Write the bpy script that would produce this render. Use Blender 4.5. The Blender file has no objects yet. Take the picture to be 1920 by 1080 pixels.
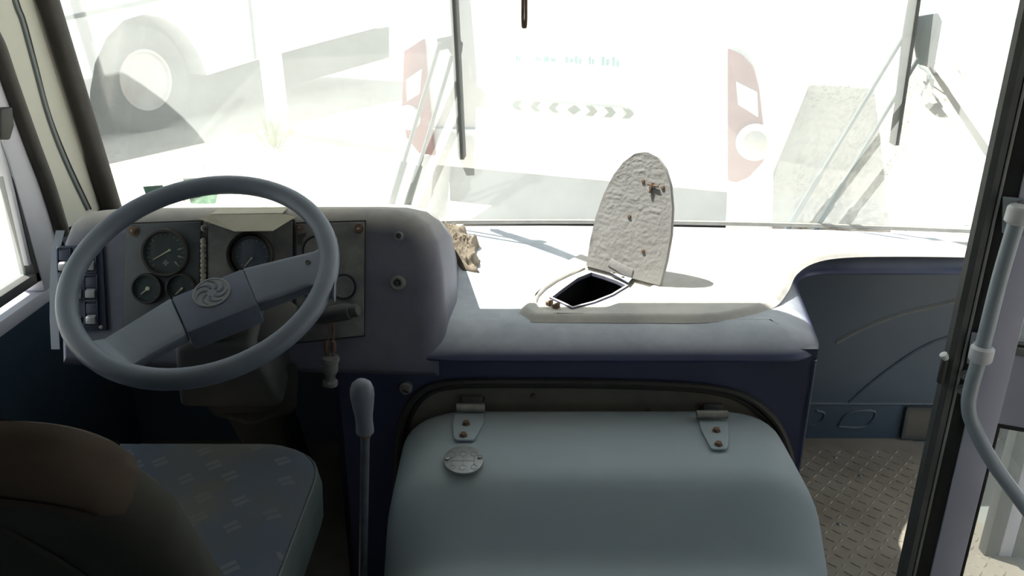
import bpy, bmesh, math, random
from mathutils import Vector as V, Matrix
from mathutils.geometry import tessellate_polygon
random.seed(7)
PI = math.pi
C = bpy.context.scene.collection
S = bpy.context.scene

# ------------------------------------------------------------------ camera, sky, sun, exposure
FPX, TANP, HC = 1540.0, 0.396, 1.5
PITCH = math.atan(TANP)
cp, sp = math.cos(PITCH), math.sin(PITCH)
cam = bpy.data.cameras.new('camera'); cam.sensor_width = 36; cam.lens = FPX/1920*36
cam.clip_start = .02; cam.clip_end = 300
co = bpy.data.objects.new('camera', cam); C.objects.link(co)
co.location = (0, 0, HC); co.rotation_euler = (PI/2 - PITCH, 0, 0)
S.camera = co
S.view_settings.view_transform = 'Standard'; S.view_settings.look = 'None'
S.view_settings.gamma = 1; S.view_settings.use_curve_mapping = False
S.view_settings.exposure = 0.0
w = bpy.data.worlds.new('world'); S.world = w; w.use_nodes = True
bg = w.node_tree.nodes['Background']
bg.inputs[0].default_value = (.74, .87, 1, 1); bg.inputs[1].default_value = 1.1
SUN_EL, SUN_AZ = math.radians(62), math.radians(-57)      # azimuth from +Y, minus = from the left
SUND = V((math.cos(SUN_EL)*math.sin(SUN_AZ), math.cos(SUN_EL)*math.cos(SUN_AZ), math.sin(SUN_EL)))
sl = bpy.data.lights.new('sun', 'SUN'); sl.energy = 16; sl.angle = math.radians(.55); sl.color = (1, .965, .9)
so = bpy.data.objects.new('sun', sl); C.objects.link(so); so.rotation_euler = SUND.to_track_quat('Z', 'Y').to_euler()
so.location = (0, 6, 14)

# ------------------------------------------------------------------ helpers: where a sight line meets a plane of the place
CAM = V((0, 0, HC))
def ray(x, y):
    u = (x-960)/FPX; v = (540-y)/FPX
    return V((u, cp+v*sp, -sp+v*cp))
def aP(x, y, p, n):
    r = ray(x, y); return CAM + r*((V(p)-CAM).dot(n)/r.dot(n))
def aY(x, y, Y): return aP(x, y, (0, Y, 0), V((0, 1, 0)))
def aZ(x, y, Z): return aP(x, y, (0, 0, Z), V((0, 0, 1)))
def aX(x, y, X): return aP(x, y, (X, 0, 0), V((1, 0, 0)))
def frame(axis):
    a = V(axis).normalized(); t = V((0, 0, 1)) if abs(a.z) < .9 else V((1, 0, 0))
    u = t.cross(a).normalized(); return u, a.cross(u), a

class MB:
    def __init__(s): s.v = []; s.f = []
    def add(s, vs, fs):
        o = len(s.v); s.v += [V(p) for p in vs]; s.f += [[i+o for i in f] for f in fs]; return s
    def box(s, c, size, R=None):
        x, y, z = [k/2 for k in size]; R = R or Matrix.Identity(3); c = V(c)
        vs = [c+R@V((i*x, j*y, k*z)) for i in (-1, 1) for j in (-1, 1) for k in (-1, 1)]
        return s.add(vs, [(0,1,3,2),(4,6,7,5),(0,4,5,1),(2,3,7,6),(0,2,6,4),(1,5,7,3)])
    def prism(s, loop, vec):
        n = len(loop); loop = [V(p) for p in loop]; vec = V(vec)
        nn = sum(((loop[i]-loop[0]).cross(loop[(i+1) % n]-loop[0]) for i in range(n)), V())
        if nn.dot(vec) > 0: loop = loop[::-1]
        vs = loop+[p+vec for p in loop]
        tri = tessellate_polygon([loop]) if n > 4 else None
        fs = [(i, i+n, (i+1) % n+n, (i+1) % n) for i in range(n)]
        if n > 8:
            fs += [tuple(t) for t in tri]+[tuple(k+n for k in t)[::-1] for t in tri]
            # tessellation follows the loop's own winding in an unknown sense; normals are recalculated on build
        else: fs += [tuple(range(n)), tuple(range(2*n-1, n-1, -1))]
        return s.add(vs, fs)
    def loft(s, rings, cap=(True, True), closed=True, loop=False):
        n = len(rings[0]); vs = [p for r in rings for p in r]; fs = []
        m = len(rings)
        for k in range(m if loop else m-1):
            a, b = k*n, ((k+1) % m)*n
            for i in range(n if closed else n-1):
                j = (i+1) % n; fs.append((a+i, a+j, b+j, b+i))
        if cap[0]: fs.append(tuple(range(n-1, -1, -1)))
        if cap[1]: fs.append(tuple(range((m-1)*n, m*n)))
        return s.add(vs, fs)
    def tube(s, pts, r, n=10, closed=False, flat=1.0):
        pts = [V(p) for p in pts]; m = len(pts); rings = []; u = None
        for i, p in enumerate(pts):
            if closed: t = pts[(i+1) % m]-pts[i-1]
            else: t = pts[min(i+1, m-1)]-pts[max(i-1, 0)]
            t.normalize()
            if u is None: u = frame(t)[0]
            u = (u-t*u.dot(t)).normalized(); b = t.cross(u)
            rr = r[i] if isinstance(r, (list, tuple)) else r
            rings.append([p+u*math.cos(a)*rr*flat+b*math.sin(a)*rr for a in [2*PI*k/n for k in range(n)]])
        return s.loft(rings, cap=(not closed, not closed), loop=closed)
    def lathe(s, prof, o, axis, n=24):
        u, b, a = frame(axis); o = V(o); rings = []
        for r, h in prof:
            r = max(r, 1e-5)
            rings.append([o+a*h+(u*math.cos(2*PI*k/n)+b*math.sin(2*PI*k/n))*r for k in range(n)])
        return s.loft(rings)
    def grid(s, fn, nu, nv):
        vs = [fn(i/nu, j/nv) for i in range(nu+1) for j in range(nv+1)]
        fs = [(i*(nv+1)+j, (i+1)*(nv+1)+j, (i+1)*(nv+1)+j+1, i*(nv+1)+j+1) for i in range(nu) for j in range(nv)]
        return s.add(vs, fs)
    def build(s, name, mat, parent=None, bevel=0, seg=2, ang=40, flat=False, recalc=True):
        P = WO.get(parent.name, V()) if parent else V()
        lo = V([min(p[i] for p in s.v) for i in range(3)]); hi = V([max(p[i] for p in s.v) for i in range(3)])
        c = (lo+hi)/2
        if parent is None: c.z = lo.z
        me = bpy.data.meshes.new(name)
        bm = bmesh.new(); bv = [bm.verts.new(p-c) for p in s.v]
        for f in s.f:
            try: bm.faces.new([bv[i] for i in f])
            except ValueError: pass
        bmesh.ops.remove_doubles(bm, verts=bm.verts, dist=1e-6)
        if recalc: bmesh.ops.recalc_face_normals(bm, faces=bm.faces)
        if bevel:
            es = [e for e in bm.edges if len(e.link_faces) == 2 and e.calc_face_angle(0) > math.radians(48)]
            bmesh.ops.bevel(bm, geom=es, offset=bevel, segments=seg, profile=.5, affect='EDGES', clamp_overlap=True)
        bm.to_mesh(me); bm.free()
        if not flat:
            for p in me.polygons: p.use_smooth = True
            me.set_sharp_from_angle(angle=math.radians(ang))
        me.materials.append(mat)
        o = bpy.data.objects.new(name, me); C.objects.link(o)
        o.location = c-P; WO[o.name] = c
        if parent: o.parent = parent
        return o
WO = {}
def empty(name, loc, label=None, cat=None, group=None):
    o = bpy.data.objects.new(name, None); C.objects.link(o); o.location = loc; o.empty_display_size = .1
    WO[o.name] = V(loc)
    if label: tag(o, label, cat, group)
    return o
def tag(o, label, cat, group=None):
    o['label'] = label; o['category'] = cat
    if group: o['group'] = group
    return o
def struct(o, label=None):
    o['kind'] = 'structure'
    if label: o['label'] = label
    return o
def lab(o, label): o['label'] = label; return o
def rpoly(pts, n=6):
    """rounded 2D/3D polygon; pts = (vector, radius)"""
    out = []; m = len(pts)
    for i, (p, r) in enumerate(pts):
        p = V(p); a = V(pts[i-1][0]); b = V(pts[(i+1) % m][0])
        if r <= 0: out.append(p); continue
        d1 = (a-p).normalized(); d2 = (b-p).normalized(); th = d1.angle(d2)
        t = min(r/math.tan(th/2), .49*(a-p).length, .49*(b-p).length)
        p1 = p+d1*t; p2 = p+d2*t
        for k in range(n+1):
            x = k/n; out.append(p1*(1-x)**2+p*2*x*(1-x)+p2*x*x)
    return out
def offs(loop, d):
    """inset a counter-clockwise 2D loop by d"""
    n = len(loop); out = []
    for i in range(n):
        p = loop[i]; a = (p-loop[i-1]); b = (loop[(i+1) % n]-p)
        a.normalize(); b.normalize()
        na = V((-a.y, a.x)); nb = V((-b.y, b.x)); q = na+nb
        k = 1+na.dot(nb)
        out.append(p+q*(d/max(k, .25)))
    return out
def smooth_path(pts, k=6):
    pts = [V(p) for p in pts]; out = []
    for i in range(len(pts)-1):
        p0 = pts[max(i-1, 0)]; p1 = pts[i]; p2 = pts[i+1]; p3 = pts[min(i+2, len(pts)-1)]
        for j in range(k):
            t = j/k
            out.append(.5*((2*p1)+(p2-p0)*t+(2*p0-5*p1+4*p2-p3)*t*t+(3*p1-p0-3*p2+p3)*t**3))
    return out+[pts[-1]]
def ngonfill(mb, loops):
    """flat fill of an outer loop with holes"""
    tri = tessellate_polygon([[V(p) for p in l] for l in loops]); vs = [V(p) for l in loops for p in l]
    mb.add(vs, [tuple(t) for t in tri])

# ------------------------------------------------------------------ materials
def lin(c):
    if isinstance(c, str): c = [int(c[i:i+2], 16) for i in (0, 2, 4)]
    o = []
    for k in c:
        k = k/255; o.append(k/12.92 if k <= .04045 else ((k+.055)/1.055)**2.4)
    return (*o, 1)
def mat(name, col, rough=.6, metal=0, col2=None, nscale=12, namt=.5, bump=0, bscale=60, dust=0, dcol=(176, 168, 150), spec=.4, all_dust=0, bdist=.003, coat=0, dlo=.25, dhi=.9):
    m = bpy.data.materials.new(name); m.use_nodes = True; nt = m.node_tree; N = nt.nodes; L = nt.links
    b = N['Principled BSDF']; b.inputs['Roughness'].default_value = rough; b.inputs['Metallic'].default_value = metal
    b.inputs['Specular IOR Level'].default_value = spec
    b.inputs['Coat Weight'].default_value = coat
    base = None
    if col2 is None and not dust and not all_dust and not bump:
        b.inputs['Base Color'].default_value = lin(col); return m
    g = N.new('ShaderNodeNewGeometry')
    def noise(sc, det=4, rg=.55):
        n = N.new('ShaderNodeTexNoise'); n.inputs['Scale'].default_value = sc; n.inputs['Detail'].default_value = det
        n.inputs['Roughness'].default_value = rg; L.new(g.outputs['Position'], n.inputs['Vector']); return n.outputs['Fac']
    def rng(x, a, b_, c=0, d=1):
        r = N.new('ShaderNodeMapRange'); r.inputs[1].default_value = a; r.inputs[2].default_value = b_
        r.inputs[3].default_value = c; r.inputs[4].default_value = d; L.new(x, r.inputs[0]); return r.outputs[0]
    def mul(x, y):
        r = N.new('ShaderNodeMath'); r.operation = 'MULTIPLY'; L.new(x, r.inputs[0])
        if isinstance(y, (int, float)): r.inputs[1].default_value = y
        else: L.new(y, r.inputs[1])
        return r.outputs[0]
    def mix(f, x, y):
        r = N.new('ShaderNodeMix'); r.data_type = 'RGBA'; L.new(f, r.inputs[0])
        for s_, k in ((x, 6), (y, 7)):
            if isinstance(s_, tuple): r.inputs[k].default_value = s_
            else: L.new(s_, r.inputs[k])
        return r.outputs[2]
    c = mix(mul(rng(noise(nscale), .35, .65), namt), lin(col), lin(col2 or col))
    if dust or all_dust:
        sx = N.new('ShaderNodeSeparateXYZ'); L.new(g.outputs['Normal'], sx.inputs[0])
        f = mul(rng(sx.outputs['Z'], dlo, dhi, all_dust, max(dust, all_dust)), rng(noise(6.5, 8, .65), .25, .6, .55, 1))
        c = mix(f, c, lin(dcol))
        r_ = mix(f, (rough,)*3+(1,), (.9, .9, .9, 1)); L.new(r_, b.inputs['Roughness'])
    L.new(c, b.inputs['Base Color'])
    if bump:
        bp = N.new('ShaderNodeBump'); bp.inputs['Strength'].default_value = bump; bp.inputs['Distance'].default_value = bdist
        L.new(noise(bscale, 6, .6), bp.inputs['Height']); L.new(bp.outputs[0], b.inputs['Normal'])
    return m
M = {}
M['navy'] = mat('navy_fibreglass', (54, 62, 92), .38, col2=(48, 56, 84), dust=.88, dcol=(208, 212, 216), bump=.15, bscale=30, spec=.5, dlo=.74, dhi=1.0)
M['deck'] = mat('dusty_deck', (58, 66, 104), .42, col2=(50, 58, 92), dust=.9, dcol=(214, 209, 198), bump=.2, bscale=26, dlo=0, dhi=.6)
M['hood'] = mat('dusty_hood', (66, 74, 104), .5, col2=(54, 58, 78), dust=.95, all_dust=.2, dcol=(186, 180, 168), dlo=.35, dhi=.95, bump=.12, bscale=90)
M['panel_navy'] = mat('front_panel_navy', (44, 50, 84), .35, col2=(37, 43, 74), all_dust=.05, dust=.3, spec=.5)
M['teal'] = mat('teal_panel', (40, 64, 82), .4, col2=(34, 56, 76), nscale=3, all_dust=.05, dust=.3, spec=.5)
M['cover'] = mat('grey_blue_cover', (140, 156, 166), .5, col2=(128, 145, 157), nscale=5, dust=.35, dcol=(168, 170, 164), bump=.05, bscale=200, spec=.45)
M['wheel'] = mat('grey_wheel_plastic', (104, 113, 126), .42, col2=(92, 101, 114), nscale=20, bump=.08, bscale=300, spec=.5, dust=.2, dcol=(122, 126, 130))
M['wheel2'] = mat('grey_hub_plastic', (92, 101, 118), .5, col2=(82, 91, 108), nscale=30, bump=.15, bscale=700, bdist=.001)
M['emblem'] = mat('emblem_grey', (128, 132, 136), .5)
M['black'] = mat('black_rubber', (24, 25, 26), .55, col2=(36, 37, 38), nscale=40, all_dust=.08)
M['seal'] = mat('grey_rubber', (72, 76, 78), .6, col2=(52, 55, 57), nscale=25, all_dust=.12)
M['darkplastic'] = mat('dark_plastic', (46, 49, 54), .5, col2=(60, 62, 64), nscale=25, all_dust=.18, dust=.4, dcol=(120, 116, 108))
M['plate'] = mat('dark_instrument_plate', (72, 78, 84), .5, col2=(62, 68, 74), nscale=30, all_dust=.15, dcol=(122, 120, 114), bump=.05, bscale=300)
M['plate_worn'] = mat('worn_instrument_plate', (78, 80, 84), .6, col2=(130, 130, 128), nscale=28, namt=.7, all_dust=.3, dcol=(136, 134, 128), bump=.1, bscale=120)
M['dial'] = mat('gauge_dial', (58, 66, 64), .5)
M['dial_blue'] = mat('gauge_dial_blue', (84, 90, 108), .5)
M['mark'] = mat('dial_mark', (150, 154, 150), .6)
M['needle'] = mat('needle_cream', (214, 208, 180), .6)
M['rocker'] = mat('worn_rocker', (150, 152, 154), .5, col2=(120, 124, 130), nscale=60)
M['switch'] = mat('dark_blue_switch', (52, 58, 78), .45)
M['steel'] = mat('dull_steel', (150, 150, 146), .45, .6, col2=(110, 106, 100), nscale=60)
M['rust'] = mat('rusty_steel', (120, 98, 80), .7, .3, col2=(80, 58, 44), nscale=90)
M['paper'] = mat('old_card', (196, 190, 170), .85, col2=(172, 164, 142), nscale=20, bump=.2, bscale=60)
M['tape'] = mat('grey_tape', (150, 156, 166), .5, col2=(132, 140, 152), nscale=30)
M['cream'] = mat('cream_pillar', (188, 187, 174), .5, col2=(176, 177, 165), nscale=8, all_dust=.1)
M['lilac'] = mat('white_lilac_sheet', (204, 203, 210), .45, col2=(190, 189, 198), nscale=10, all_dust=.06)
M['white'] = mat('white_paint', (222, 222, 222), .45, col2=(212, 212, 212), nscale=4)
M['doorwhite'] = mat('door_white_lilac', (216, 212, 227), .4, col2=(206, 203, 217), nscale=14, all_dust=.05)
M['railgrey'] = mat('grey_rail_paint', (166, 174, 180), .4, col2=(150, 158, 164), nscale=14)
M['alu'] = mat('aluminium', (176, 174, 168), .5, .5, col2=(150, 146, 138), nscale=40)
M['tread'] = mat('tread_plate', (150, 143, 132), .5, .3, col2=(118, 110, 98), nscale=9, namt=.8, all_dust=.35, dust=.45, dcol=(142, 134, 120))
M['step'] = mat('grey_step_vinyl', (128, 130, 124), .7, col2=(112, 114, 108), nscale=14, bump=.1, bscale=120)
M['floor'] = mat('dusty_floor', (74, 70, 64), .8, col2=(96, 90, 80), nscale=10, bump=.3, bscale=60)
M['ceil'] = mat('ceiling_board', (176, 176, 172), .7, col2=(166, 166, 162))
M['cloth_dark'] = mat('seat_cover_grey', (66, 66, 61), .9, col2=(54, 54, 50), nscale=10, bump=.15, bscale=500, spec=.15)
M['cloth_brown'] = mat('seat_cover_brown', (76, 66, 58), .9, col2=(64, 56, 49), nscale=14, bump=.2, bscale=500, spec=.15)
M['vinyl'] = mat('seat_side_vinyl', (70, 80, 80), .5, col2=(56, 66, 66), nscale=20)
M['rag'] = mat('rag_cloth', (140, 130, 116), .95, col2=(104, 94, 82), nscale=34, namt=.9, bump=.3, bscale=260, spec=.1)
M['lidgrey'] = mat('raw_fibreglass', (150, 148, 145), .85, col2=(134, 132, 129), nscale=30, bump=.35, bscale=110)
M['hole_shade'] = mat('painted_hole_shade', (12, 12, 13), .9)  # black stands in for the shade down the open hatch
M['tyre'] = mat('tyre_rubber', (34, 37, 40), .8, col2=(50, 54, 58), nscale=6, all_dust=.1)
M['rim'] = mat('steel_rim', (170, 172, 170), .5, .2, col2=(140, 120, 110), nscale=3)
M['red'] = mat('red_lens', (112, 34, 42), .5)
M['amber'] = mat('amber_lens', (220, 170, 130), .3)
M['lens'] = mat('clear_lens', (210, 210, 206), .3)
M['chassis'] = mat('underbody', (40, 42, 42), .8)
M['trim'] = mat('grey_trim', (110, 118, 118), .5)
M['reflect'] = mat('reflective_strip', (222, 226, 190), .4)
M['chevron'] = mat('chevron_green', (50, 66, 46), .5)
M['teal_paint'] = mat('teal_lettering', (84, 146, 148), .5)
M['weed'] = mat('weed', (110, 120, 66), .7, col2=(140, 140, 90), nscale=30)
M['stone'] = mat('gravel_stone', (150, 144, 134), .9, col2=(112, 108, 100), nscale=3)

M['stickred'] = mat('red_print', (180, 60, 50), .6)
M['ground'] = mat('sandy_gravel', (190, 182, 168), .95, col2=(160, 152, 138), nscale=2.4, bump=.6, bscale=16, bdist=.03)
M['wire'] = mat('wire', (92, 74, 66), .6)
M['putty'] = mat('grey_putty', (172, 168, 158), .8, bump=.3, bscale=100)

def glass_mat(name, gloss=.05, tint=(1, 1, 1, 1)):
    m = bpy.data.materials.new(name); m.use_nodes = True; nt = m.node_tree; N = nt.nodes; L = nt.links
    N.remove(N['Principled BSDF']); out = N['Material Output']
    t = N.new('ShaderNodeBsdfTransparent'); t.inputs[0].default_value = tint
    g = N.new('ShaderNodeBsdfGlossy'); g.inputs['Roughness'].default_value = .03
    x = N.new('ShaderNodeMixShader'); x.inputs[0].default_value = gloss
    L.new(t.outputs[0], x.inputs[1]); L.new(g.outputs[0], x.inputs[2]); L.new(x.outputs[0], out.inputs[0]); return m
def dust_mat(name, lo, hi, scale=3, col=(.93, .96, .94, 1)):
    m = bpy.data.materials.new(name); m.use_nodes = True; nt = m.node_tree; N = nt.nodes; L = nt.links
    N.remove(N['Principled BSDF']); out = N['Material Output']
    t = N.new('ShaderNodeBsdfTransparent')
    a = N.new('ShaderNodeBsdfTranslucent'); a.inputs[0].default_value = col
    d = N.new('ShaderNodeBsdfDiffuse'); d.inputs[0].default_value = col
    ad = N.new('ShaderNodeMixShader'); ad.inputs[0].default_value = .25
    L.new(a.outputs[0], ad.inputs[1]); L.new(d.outputs[0], ad.inputs[2])
    g = N.new('ShaderNodeNewGeometry'); n = N.new('ShaderNodeTexNoise'); n.inputs['Scale'].default_value = scale
    n.inputs['Detail'].default_value = 9; n.inputs['Roughness'].default_value = .62; L.new(g.outputs['Position'], n.inputs['Vector'])
    r = N.new('ShaderNodeMapRange'); r.inputs[1].default_value = .3; r.inputs[2].default_value = .7
    r.inputs[3].default_value = lo; r.inputs[4].default_value = hi; L.new(n.outputs['Fac'], r.inputs[0])
    x = N.new('ShaderNodeMixShader'); L.new(r.outputs[0], x.inputs[0])
    L.new(t.outputs[0], x.inputs[1]); L.new(ad.outputs[0], x.inputs[2]); L.new(x.outputs[0], out.inputs[0]); return m
M['glass'] = glass_mat('window_glass', .035, (.97, .985, .98, 1))
M['winddust'] = dust_mat('windscreen_dust', .235, .315)
M['sticker'] = dust_mat('green_sticker', .92, .96, col=(.16, .26, .21, 1)); M['sticker2'] = dust_mat('pale_green_sticker', .55, .95, 60, col=(.30, .46, .34, 1))
M['doordust'] = dust_mat('door_glass_dust', .10, .2)

# driver's seat fabric: blue-grey with paired pale dashes and brown dirt
def seat_fabric():
    m = mat('seat_fabric', (76, 85, 97), .9, col2=(66, 75, 87), nscale=20, bump=.2, bscale=600, spec=.15)
    nt = m.node_tree; N = nt.nodes; L = nt.links; b = N['Principled BSDF']
    old = b.inputs['Base Color'].links[0].from_socket
    g = N.new('ShaderNodeNewGeometry')
    mp = N.new('ShaderNodeMapping'); mp.inputs['Rotation'].default_value = (0, 0, math.radians(-38)); L.new(g.outputs['Position'], mp.inputs[0])
    vo = N.new('ShaderNodeTexVoronoi'); vo.inputs['Scale'].default_value = 16; vo.voronoi_dimensions = '2D'; vo.inputs['Randomness'].default_value = .8
    L.new(mp.outputs[0], vo.inputs['Vector'])
    sb = N.new('ShaderNodeVectorMath'); sb.operation = 'SUBTRACT'
    sc = N.new('ShaderNodeVectorMath'); sc.operation = 'SCALE'; sc.inputs['Scale'].default_value = 1
    L.new(mp.outputs[0], sc.inputs[0]); L.new(sc.outputs[0], sb.inputs[0]); L.new(vo.outputs['Position'], sb.inputs[1])
    sx = N.new('ShaderNodeSeparateXYZ'); L.new(sb.outputs[0], sx.inputs[0])
    def M_(op, a, b_=None):
        r = N.new('ShaderNodeMath'); r.operation = op
        for i, q in enumerate((a, b_)):
            if q is None: continue
            if isinstance(q, (int, float)): r.inputs[i].default_value = q
            else: L.new(q, r.inputs[i])
        return r.outputs[0]
    ax = M_('ABSOLUTE', sx.outputs[0]); ay = M_('ABSOLUTE', sx.outputs[1])
    ay2 = M_('ABSOLUTE', M_('SUBTRACT', ay, .0065))
    f = M_('MULTIPLY', M_('LESS_THAN', ax, .011), M_('LESS_THAN', ay2, .0045))
    n = N.new('ShaderNodeTexNoise'); n.inputs['Scale'].default_value = 7; n.inputs['Detail'].default_value = 6; L.new(g.outputs['Position'], n.inputs['Vector'])
    f = M_('MULTIPLY', f, M_('MULTIPLY', n.outputs['Fac'], 1.1))
    mx = N.new('ShaderNodeMix'); mx.data_type = 'RGBA'; L.new(f, mx.inputs[0]); L.new(old, mx.inputs[6]); mx.inputs[7].default_value = lin((104, 108, 116))
    n2 = N.new('ShaderNodeTexNoise'); n2.inputs['Scale'].default_value = 5; n2.inputs['Detail'].default_value = 6; L.new(g.outputs['Position'], n2.inputs['Vector'])
    r2 = N.new('ShaderNodeMapRange'); r2.inputs[1].default_value = .42; r2.inputs[2].default_value = .62; r2.inputs[4].default_value = .6; L.new(n2.outputs['Fac'], r2.inputs[0])
    m2 = N.new('ShaderNodeMix'); m2.data_type = 'RGBA'; L.new(r2.outputs[0], m2.inputs[0]); L.new(mx.outputs[2], m2.inputs[6]); m2.inputs[7].default_value = lin((96, 92, 80))
    L.new(m2.outputs[2], b.inputs['Base Color']); return m
M['fabric'] = seat_fabric()

# ================================================================== THE BUS SHELL
FZ = .2; GZ = -.35; XL = -1.08; XR = 1.45
def Yg(X, z): return 2.225 - .09*((X-.09)/1.165)**2 - .22*(z-.82)
def rot_to(x, y, z): return Matrix((x, y, z)).transposed()

fl = struct(MB().box((-.12, -.86, FZ-.03), (1.92, 6.0, .06)).build('floor', M['floor']), 'dusty dark cab floor of the bus')
# tread plate under the door side, its lugs real
tp = MB().box((.86, 1.365, FZ+.004), (.61, 1.41, .008)).build('tread_plate', M['tread'], fl)
lug = MB(); nx, ny = 21, 45
for i in range(nx):
    for j in range(ny):
        x = .575+i*.0272; y = .70+j*.0295; a = PI/4 if (i+j) % 2 else -PI/4
        d = V((math.cos(a), math.sin(a), 0))*.0135; e = V((-math.sin(a), math.cos(a), 0))*.0032; z = FZ+.008
        p = V((x, y, z)); h = V((0, 0, .0022))
        lug.add([p-d, p+e, p+d, p-e, p-d*.55+h, p+d*.55+h], [(0,3,4),(3,5,4),(3,2,5),(2,1,5),(1,4,5),(1,0,4)])
lo = lug.build('tread_lugs', M['tread'], tp, flat=True); lo['kind'] = 'stuff'
for q in [(1612, 892), (1573, 983), (1566, 836+22)]:
    p = aZ(q[0], q[1], FZ+.009); MB().lathe([(0, .004), (.004, .003), (.006, 0)], p, (0, 0, 1), 10).build('rivet', M['steel'], tp)
step = struct(MB().box((1.305, .92, FZ-.022), (.28, 2.3, .05)).build('trim_1', M['step']), 'grey entry step floor behind the door glass')
MB().prism([aZ(1800, 856, FZ+.003), aZ(1912, 800, FZ+.003), aZ(1912, 806, FZ+.003), aZ(1800, 863, FZ+.003)], (0, 0, .008)).build('nosing', M['alu'], step)
MB().box((1.452, .9, FZ-.09), (.012, 2.3, .18)).build('riser', M['alu'], step)

# front wall below the windscreen
wf = struct(MB().box((.185, 2.10, .48), (2.53, .06, .66)).build('wall_front', M['teal']), 'teal metal front wall below the windscreen ledge')
YW = 2.07
def strip(pts, r, name, m, par, Y=YW, flat=.5, k=6):
    return MB().tube(smooth_path([aY(x, y, Y) for x, y in pts], k), r, 8).build(name, m, par)
strip([(1592, 754), (1640, 712), (1700, 668), (1752, 640), (1800, 626)], .004, 'pressed_rib', M['teal'], wf)
strip([(1566, 640), (1620, 612), (1690, 586), (1750, 572), (1800, 560)], .010, 'stain_ridge', mat('tan_stain', (104, 104, 98), .7, col2=(84, 98, 104), nscale=40, namt=.8), wf, Y=2.0765)
strip([(1505, 757), (1600, 757), (1700, 757), (1790, 757)], .005, 'pressed_rib', M['teal'], wf)
strip([(1572, 798), (1592, 774), (1640, 772), (1622, 800), (1572, 800)], .004, 'pressed_rib', M['teal'], wf, k=4)
strip([(1520, 800), (1540, 790), (1545, 775), (1530, 770)], .004, 'pressed_rib', M['teal'], wf)
a = MB().prism([aY(1498, 830, YW), aY(1760, 834, YW), aY(1760, 845, YW), aY(1498, 843, YW)], (0, -.006, 0)).build('kick_strip', M['alu'], wf, .001)
for x in (1542, 1685): MB().lathe([(0, .004), (.004, .003), (.006, 0)], aY(x, 836, YW-.006), (0, -1, 0), 10).build('screw', M['steel'], a)
rb = rpoly([(aY(1697, 760, YW), .01), (aY(1760, 762, YW), .01), (aY(1760, 822, YW), .01), (aY(1686, 820, YW), .01)], 3)
rec = MB(); ctr = sum(rb, V())/len(rb)
inn = [ctr+(p-ctr)*.84 for p in rb]
rec.loft([rb, [p+V((0, -.012, 0)) for p in rb], [p+V((0, -.012, 0)) for p in inn], [p+V((0, -.002, 0)) for p in inn]])
ro = rec.build('footlight', M['darkplastic'], wf); lab(ro, 'small recessed step light with dark frame')
MB().prism([p+V((0, -.0045, 0)) for p in inn], (0, .004, 0)).build('lamp_lens', mat('smoky_lens', (96, 92, 84), .15, spec=.6), ro)

# left wall with the driver's sliding window
def wl(y, z, x=XL): return V((x, y, z))
def px_wl(x, y): return aX(x, y, XL)
wlY1 = lambda z: 2.19-.22*(z-.82)
wall = MB()
wy0, wy1, wz0, wz1 = 1.02, px_wl(80, 525).y, px_wl(80, 525).z, 1.55
zt = 2.0
def slab(mb, y0, y1, z0, z1, x0=XL-.05, x1=XL):
    mb.box(((x0+x1)/2, (y0+y1)/2, (z0+z1)/2), (x1-x0, y1-y0, z1-z0))
slab(wall, -3.9, 1.86, FZ-.4, .765)
slab(wall, 1.86, 2.12, FZ-.4, .9)
wla = struct(wall.build('wall_left', M['teal']), 'dark teal lower side wall beside the driver')
up = MB(); slab(up, wy0-.06, 1.88, .765, wz0-.028)                                     # sill band
slab(up, wy0-.06, wy0, wz0-.028, zt); slab(up, wy0, 1.88, wz1, zt)
up.prism([wl(wy1, wz0-.028), wl(1.895, wz0-.028), wl(1.80, 1.32), wl(1.72, 1.62), wl(1.66, zt), wl(wy1-.14, zt), wl(wy1-.02, 1.1)], (-.05, 0, 0))
for k in range(4):                                                                  # saloon windows behind the driver
    y1 = wy0-.06-k*1.2
    slab(up, y1-1.2, y1, .765, .95); slab(up, y1-1.2, y1-1.12, .95, 1.7); slab(up, y1-1.2, y1, 1.7, zt)
tint = glass_mat('tinted_glass', .05, (.22, .25, .25, 1))  # tint added to cut daylight from the unseen saloon behind
for k in range(4):
    y1 = wy0-.06-k*1.2; mb = MB(); slab(mb, y1-1.12, y1, .95, 1.7, XL-.03, XL-.024)
    struct(mb.build('window_%d' % (3+k), tint), 'unseen saloon window on the driver side, tint added to dim the cab')
for k, y in enumerate((.62, -.58, -1.78)):
    mb = MB(); slab(mb, y-1.13, y, .85, 1.86, XR+.02, XR+.026)
    struct(mb.build('window_%d' % (7+k), tint), 'unseen saloon window on the door side, tint added to dim the cab')
upw = struct(up.build('trim_2', M['lilac'], bevel=.002), 'white sheet surround of the driver side window')
win = empty('window_1', (XL-.02, (wy0+wy1)/2, wz0)); struct(win, 'driver side sliding window in a dark frame')
fr = MB(); fw = .022
fr.box((XL-.02, (wy0+wy1)/2, wz0+fw/2), (.035, wy1-wy0, fw)); fr.box((XL-.02, (wy0+wy1)/2, wz1-fw/2), (.035, wy1-wy0, fw))
fr.box((XL-.02, wy1-.009, (wz0+wz1)/2), (.035, .018, wz1-wz0)); fr.box((XL-.02, wy0+fw/2, (wz0+wz1)/2), (.035, fw, wz1-wz0))
fr.build('window_frame', M['darkplastic'], win, .002)
MB().box((XL-.02, (wy0+wy1)/2, (wz0+wz1)/2), (.005, wy1-wy0-.03, wz1-wz0-.03)).build('pane', M['glass'], win)
MB().box((XL-.024, (wy0+wy1)/2, (wz0+wz1)/2), (.001, wy1-wy0-.03, wz1-wz0-.03)).build('dust', M['doordust'], win)
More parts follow.
